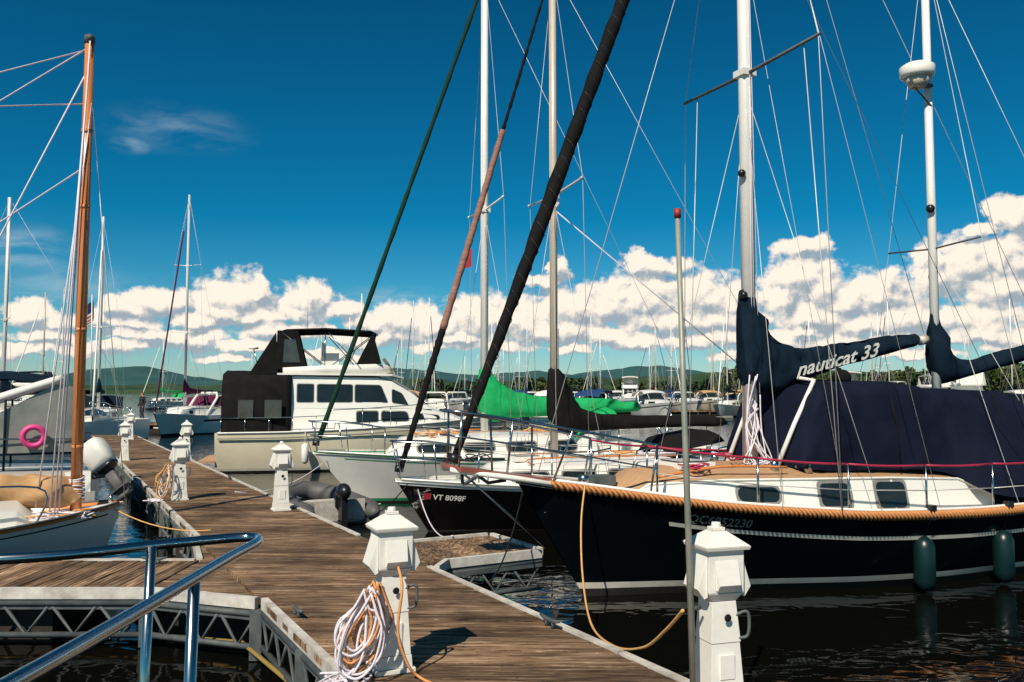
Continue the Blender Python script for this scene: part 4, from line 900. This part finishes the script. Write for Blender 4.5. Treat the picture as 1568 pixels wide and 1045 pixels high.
rs=random.Random(5)
for i in range(32):
    u=-60+1720*(i+rs.random())/32; v=rs.choice([509,516,523,531,539,547])+rs.uniform(-3,3); far=(v-505)/45
    puffs.append((u,v,rs.uniform(35,85),(13-8*far)*rs.uniform(.9,1.4)))
for i in range(8): puffs.append((1050+i*80,512+rs.uniform(0,14),rs.uniform(45,80),rs.uniform(8,13)))
g=bpy.data.node_groups.new('cumulus','ShaderNodeTree')
g.interface.new_socket('P',in_out='INPUT',socket_type='NodeSocketVector'); g.interface.new_socket('Q',in_out='INPUT',socket_type='NodeSocketVector'); g.interface.new_socket('D',in_out='OUTPUT',socket_type='NodeSocketFloat')
gi=nd(g,'NodeGroupInput'); go=nd(g,'NodeGroupOutput'); GL=g.links.new
prev=None
for (u,v,rx,ry) in puffs:
    p=pt(u,v,1.)-V((0,0,CZ)); a=math.degrees(math.atan2(p.x,p.y)); e=math.degrees(math.asin(p.z/p.length))
    c=math.cos(math.radians(a)); ra=rx*.0438*c*c*1.08; re=ry*.0438*c*1.14
    m=nd(g,'ShaderNodeVectorMath',operation='MULTIPLY_ADD'); m.inputs[1].default_value=(1/ra,1/re,0); m.inputs[2].default_value=(-a/ra,-e/re,0); GL(gi.outputs[0],m.inputs[0])
    l=nd(g,'ShaderNodeVectorMath',operation='LENGTH'); GL(m.outputs[0],l.inputs[0])
    if prev is None: prev=l.outputs['Value']
    else:
        mn=nd(g,'ShaderNodeMath',operation='SMOOTH_MIN'); mn.inputs[2].default_value=.06; GL(prev,mn.inputs[0]); GL(l.outputs['Value'],mn.inputs[1]); prev=mn.outputs[0]
nb=nd(g,'ShaderNodeTexNoise'); nb.inputs['Scale'].default_value=.8; nb.inputs['Detail'].default_value=7; nb.inputs['Roughness'].default_value=.58; GL(gi.outputs[1],nb.inputs['Vector'])
q1=nd(g,'ShaderNodeMath',operation='MULTIPLY_ADD'); q1.inputs[1].default_value=1.7; q1.inputs[2].default_value=.33; GL(nb.outputs['Fac'],q1.inputs[0])
q2=nd(g,'ShaderNodeMath',operation='SUBTRACT'); GL(q1.outputs[0],q2.inputs[0]); GL(prev,q2.inputs[1]); GL(q2.outputs[0],go.inputs[0])
na=nd(nt,'ShaderNodeTexNoise'); na.inputs['Scale'].default_value=.55; na.inputs['Detail'].default_value=6; na.inputs['Roughness'].default_value=.6; L(deg.outputs[0],na.inputs['Vector'])
s1=nd(nt,'ShaderNodeVectorMath',operation='SUBTRACT'); s1.inputs[1].default_value=(.5,.5,.5); L(na.outputs['Color'],s1.inputs[0])
s2=nd(nt,'ShaderNodeVectorMath',operation='MULTIPLY'); s2.inputs[1].default_value=(3.2,1.5,0); L(s1.outputs[0],s2.inputs[0])
s3=nd(nt,'ShaderNodeVectorMath',operation='ADD'); L(deg.outputs[0],s3.inputs[0]); L(s2.outputs[0],s3.inputs[1])
def grp(P,Q):
    n=nt.nodes.new('ShaderNodeGroup'); n.node_tree=g; L(P,n.inputs[0]); L(Q,n.inputs[1]); return n.outputs[0]
d0=grp(s3.outputs[0],deg.outputs[0])
def offs(v,o):
    n=nd(nt,'ShaderNodeVectorMath',operation='ADD'); n.inputs[1].default_value=o; L(v,n.inputs[0]); return n.outputs[0]
d1=grp(offs(s3.outputs[0],(-.25,.55,0)),offs(deg.outputs[0],(-.20,.40,0)))
alpha=nd(nt,'ShaderNodeMapRange',interpolation_type='SMOOTHSTEP'); alpha.inputs[1].default_value=-.05; alpha.inputs[2].default_value=.40; L(d0,alpha.inputs[0])
df=nd(nt,'ShaderNodeMath',operation='SUBTRACT'); L(d0,df.inputs[0]); L(d1,df.inputs[1])
sh=nd(nt,'ShaderNodeMapRange',interpolation_type='SMOOTHSTEP'); sh.inputs[1].default_value=-.46; sh.inputs[2].default_value=.27; L(df.outputs[0],sh.inputs[0])
cc=nd(nt,'ShaderNodeMix',data_type='RGBA'); cc.inputs[6].default_value=(3.5,4.2,4.8,1); cc.inputs[7].default_value=(10.6,9.3,7.9,1); L(sh.outputs[0],cc.inputs[0])  # shaded and sunlit cloud sides painted as two colours, from the density difference
eld=nd(nt,'ShaderNodeMapRange'); eld.inputs[1].default_value=0; eld.inputs[2].default_value=math.radians(40); L(el.outputs[0],eld.inputs[0])
tr=nd(nt,'ShaderNodeValToRGB'); e=tr.color_ramp.elements; e[0].position=0; e[0].color=(.75,.92,.98,1); e[1].position=1; e[1].color=(.008,.28,.39,1)
q=e.new(.10); q.color=(.22,.70,.84,1); q=e.new(.28); q.color=(.018,.53,.71,1)
L(eld.outputs[0],tr.inputs[0])
tm=nd(nt,'ShaderNodeMix',data_type='RGBA',blend_type='MULTIPLY'); tm.inputs[0].default_value=1.; L(sky.outputs[0],tm.inputs[6]); L(tr.outputs[0],tm.inputs[7])
ci=nd(nt,'ShaderNodeTexNoise'); ci.inputs['Scale'].default_value=.5; ci.inputs['Detail'].default_value=7; ci.inputs['Roughness'].default_value=.6; ci.inputs['Distortion'].default_value=.5
cm=nd(nt,'ShaderNodeVectorMath',operation='MULTIPLY'); cm.inputs[1].default_value=(.45,1.4,0); L(deg.outputs[0],cm.inputs[0]); L(cm.outputs[0],ci.inputs[0])
def wisp(u,v,rx,ry,st):
    p=pt(u,v,1.)-V((0,0,CZ)); a=math.degrees(math.atan2(p.x,p.y)); e=math.degrees(math.asin(p.z/p.length))
    m=nd(nt,'ShaderNodeVectorMath',operation='MULTIPLY_ADD'); m.inputs[1].default_value=(1/rx,1/ry,0); m.inputs[2].default_value=(-a/rx,-e/ry,0); L(deg.outputs[0],m.inputs[0])
    l=nd(nt,'ShaderNodeVectorMath',operation='LENGTH'); L(m.outputs[0],l.inputs[0])
    r=nd(nt,'ShaderNodeMapRange',interpolation_type='SMOOTHSTEP'); r.inputs[1].default_value=1; r.inputs[2].default_value=0; r.inputs[3].default_value=0; r.inputs[4].default_value=st; L(l.outputs['Value'],r.inputs[0]); return r.outputs[0]
acc=None
for ws in ((275,198,5.5,1.9,.36),(200,222,1.6,.7,.6),(30,380,4,1.8,.9),(600,455,5,1.0,.8),(110,440,8,2.2,.5),(820,520,40,2.8,.5)):
    o_=wisp(*ws)
    if acc is None: acc=o_
    else:
        a_=nd(nt,'ShaderNodeMath',operation='MAXIMUM'); L(acc,a_.inputs[0]); L(o_,a_.inputs[1]); acc=a_.outputs[0]
cr_=nd(nt,'ShaderNodeMapRange',interpolation_type='SMOOTHSTEP'); cr_.inputs[1].default_value=.34; cr_.inputs[2].default_value=.75; L(ci.outputs['Fac'],cr_.inputs[0])
wm=nd(nt,'ShaderNodeMath',operation='MULTIPLY'); L(acc,wm.inputs[0]); L(cr_.outputs[0],wm.inputs[1])
m1=nd(nt,'ShaderNodeMix',data_type='RGBA'); L(wm.outputs[0],m1.inputs[0]); L(tm.outputs[2],m1.inputs[6]); m1.inputs[7].default_value=(4.5,6.,6.8,1)
m2=nd(nt,'ShaderNodeMix',data_type='RGBA'); L(alpha.outputs[0],m2.inputs[0]); L(m1.outputs[2],m2.inputs[6]); L(cc.outputs[2],m2.inputs[7])
bg=nt.nodes['Background']; bg.inputs['Strength'].default_value=.1; L(m2.outputs[2],bg.inputs['Color'])
bg2=nd(nt,'ShaderNodeBackground'); bg2.inputs['Strength'].default_value=.1; L(tm.outputs[2],bg2.inputs['Color'])
# the cloud bank only occupies the low northern sky; elsewhere the sky is clear
c1=nd(nt,'ShaderNodeMath',operation='LESS_THAN'); c1.inputs[1].default_value=math.sin(math.radians(19.5)); L(sx.outputs[2],c1.inputs[0])
c2=nd(nt,'ShaderNodeMath',operation='GREATER_THAN'); c2.inputs[1].default_value=.25; L(sx.outputs[1],c2.inputs[0])
c3=nd(nt,'ShaderNodeMath',operation='MULTIPLY'); L(c1.outputs[0],c3.inputs[0]); L(c2.outputs[0],c3.inputs[1])
ms=nd(nt,'ShaderNodeMixShader'); L(c3.outputs[0],ms.inputs[0]); L(bg2.outputs[0],ms.inputs[1]); L(bg.outputs[0],ms.inputs[2])
L(ms.outputs[0],nt.nodes['World Output'].inputs['Surface'])
sun=bpy.data.lights.new('sun','SUN'); sun.energy=5.; sun.angle=math.radians(.5); sun.color=(1,.92,.79)
so=bpy.data.objects.new('sun',sun); scene.collection.objects.link(so); so.rotation_euler=sv.to_track_quat('Z','Y').to_euler()
cam=bpy.data.cameras.new('camera'); cam.lens=30.; cam.sensor_width=36; cam.clip_end=30000; cam.clip_start=.05
co=bpy.data.objects.new('camera',cam); scene.collection.objects.link(co); co.location=(0,0,CZ); co.rotation_euler=(math.pi/2+TH,0,0); scene.camera=co
scene.view_settings.view_transform='Standard'; scene.view_settings.look='None'; scene.view_settings.exposure=0
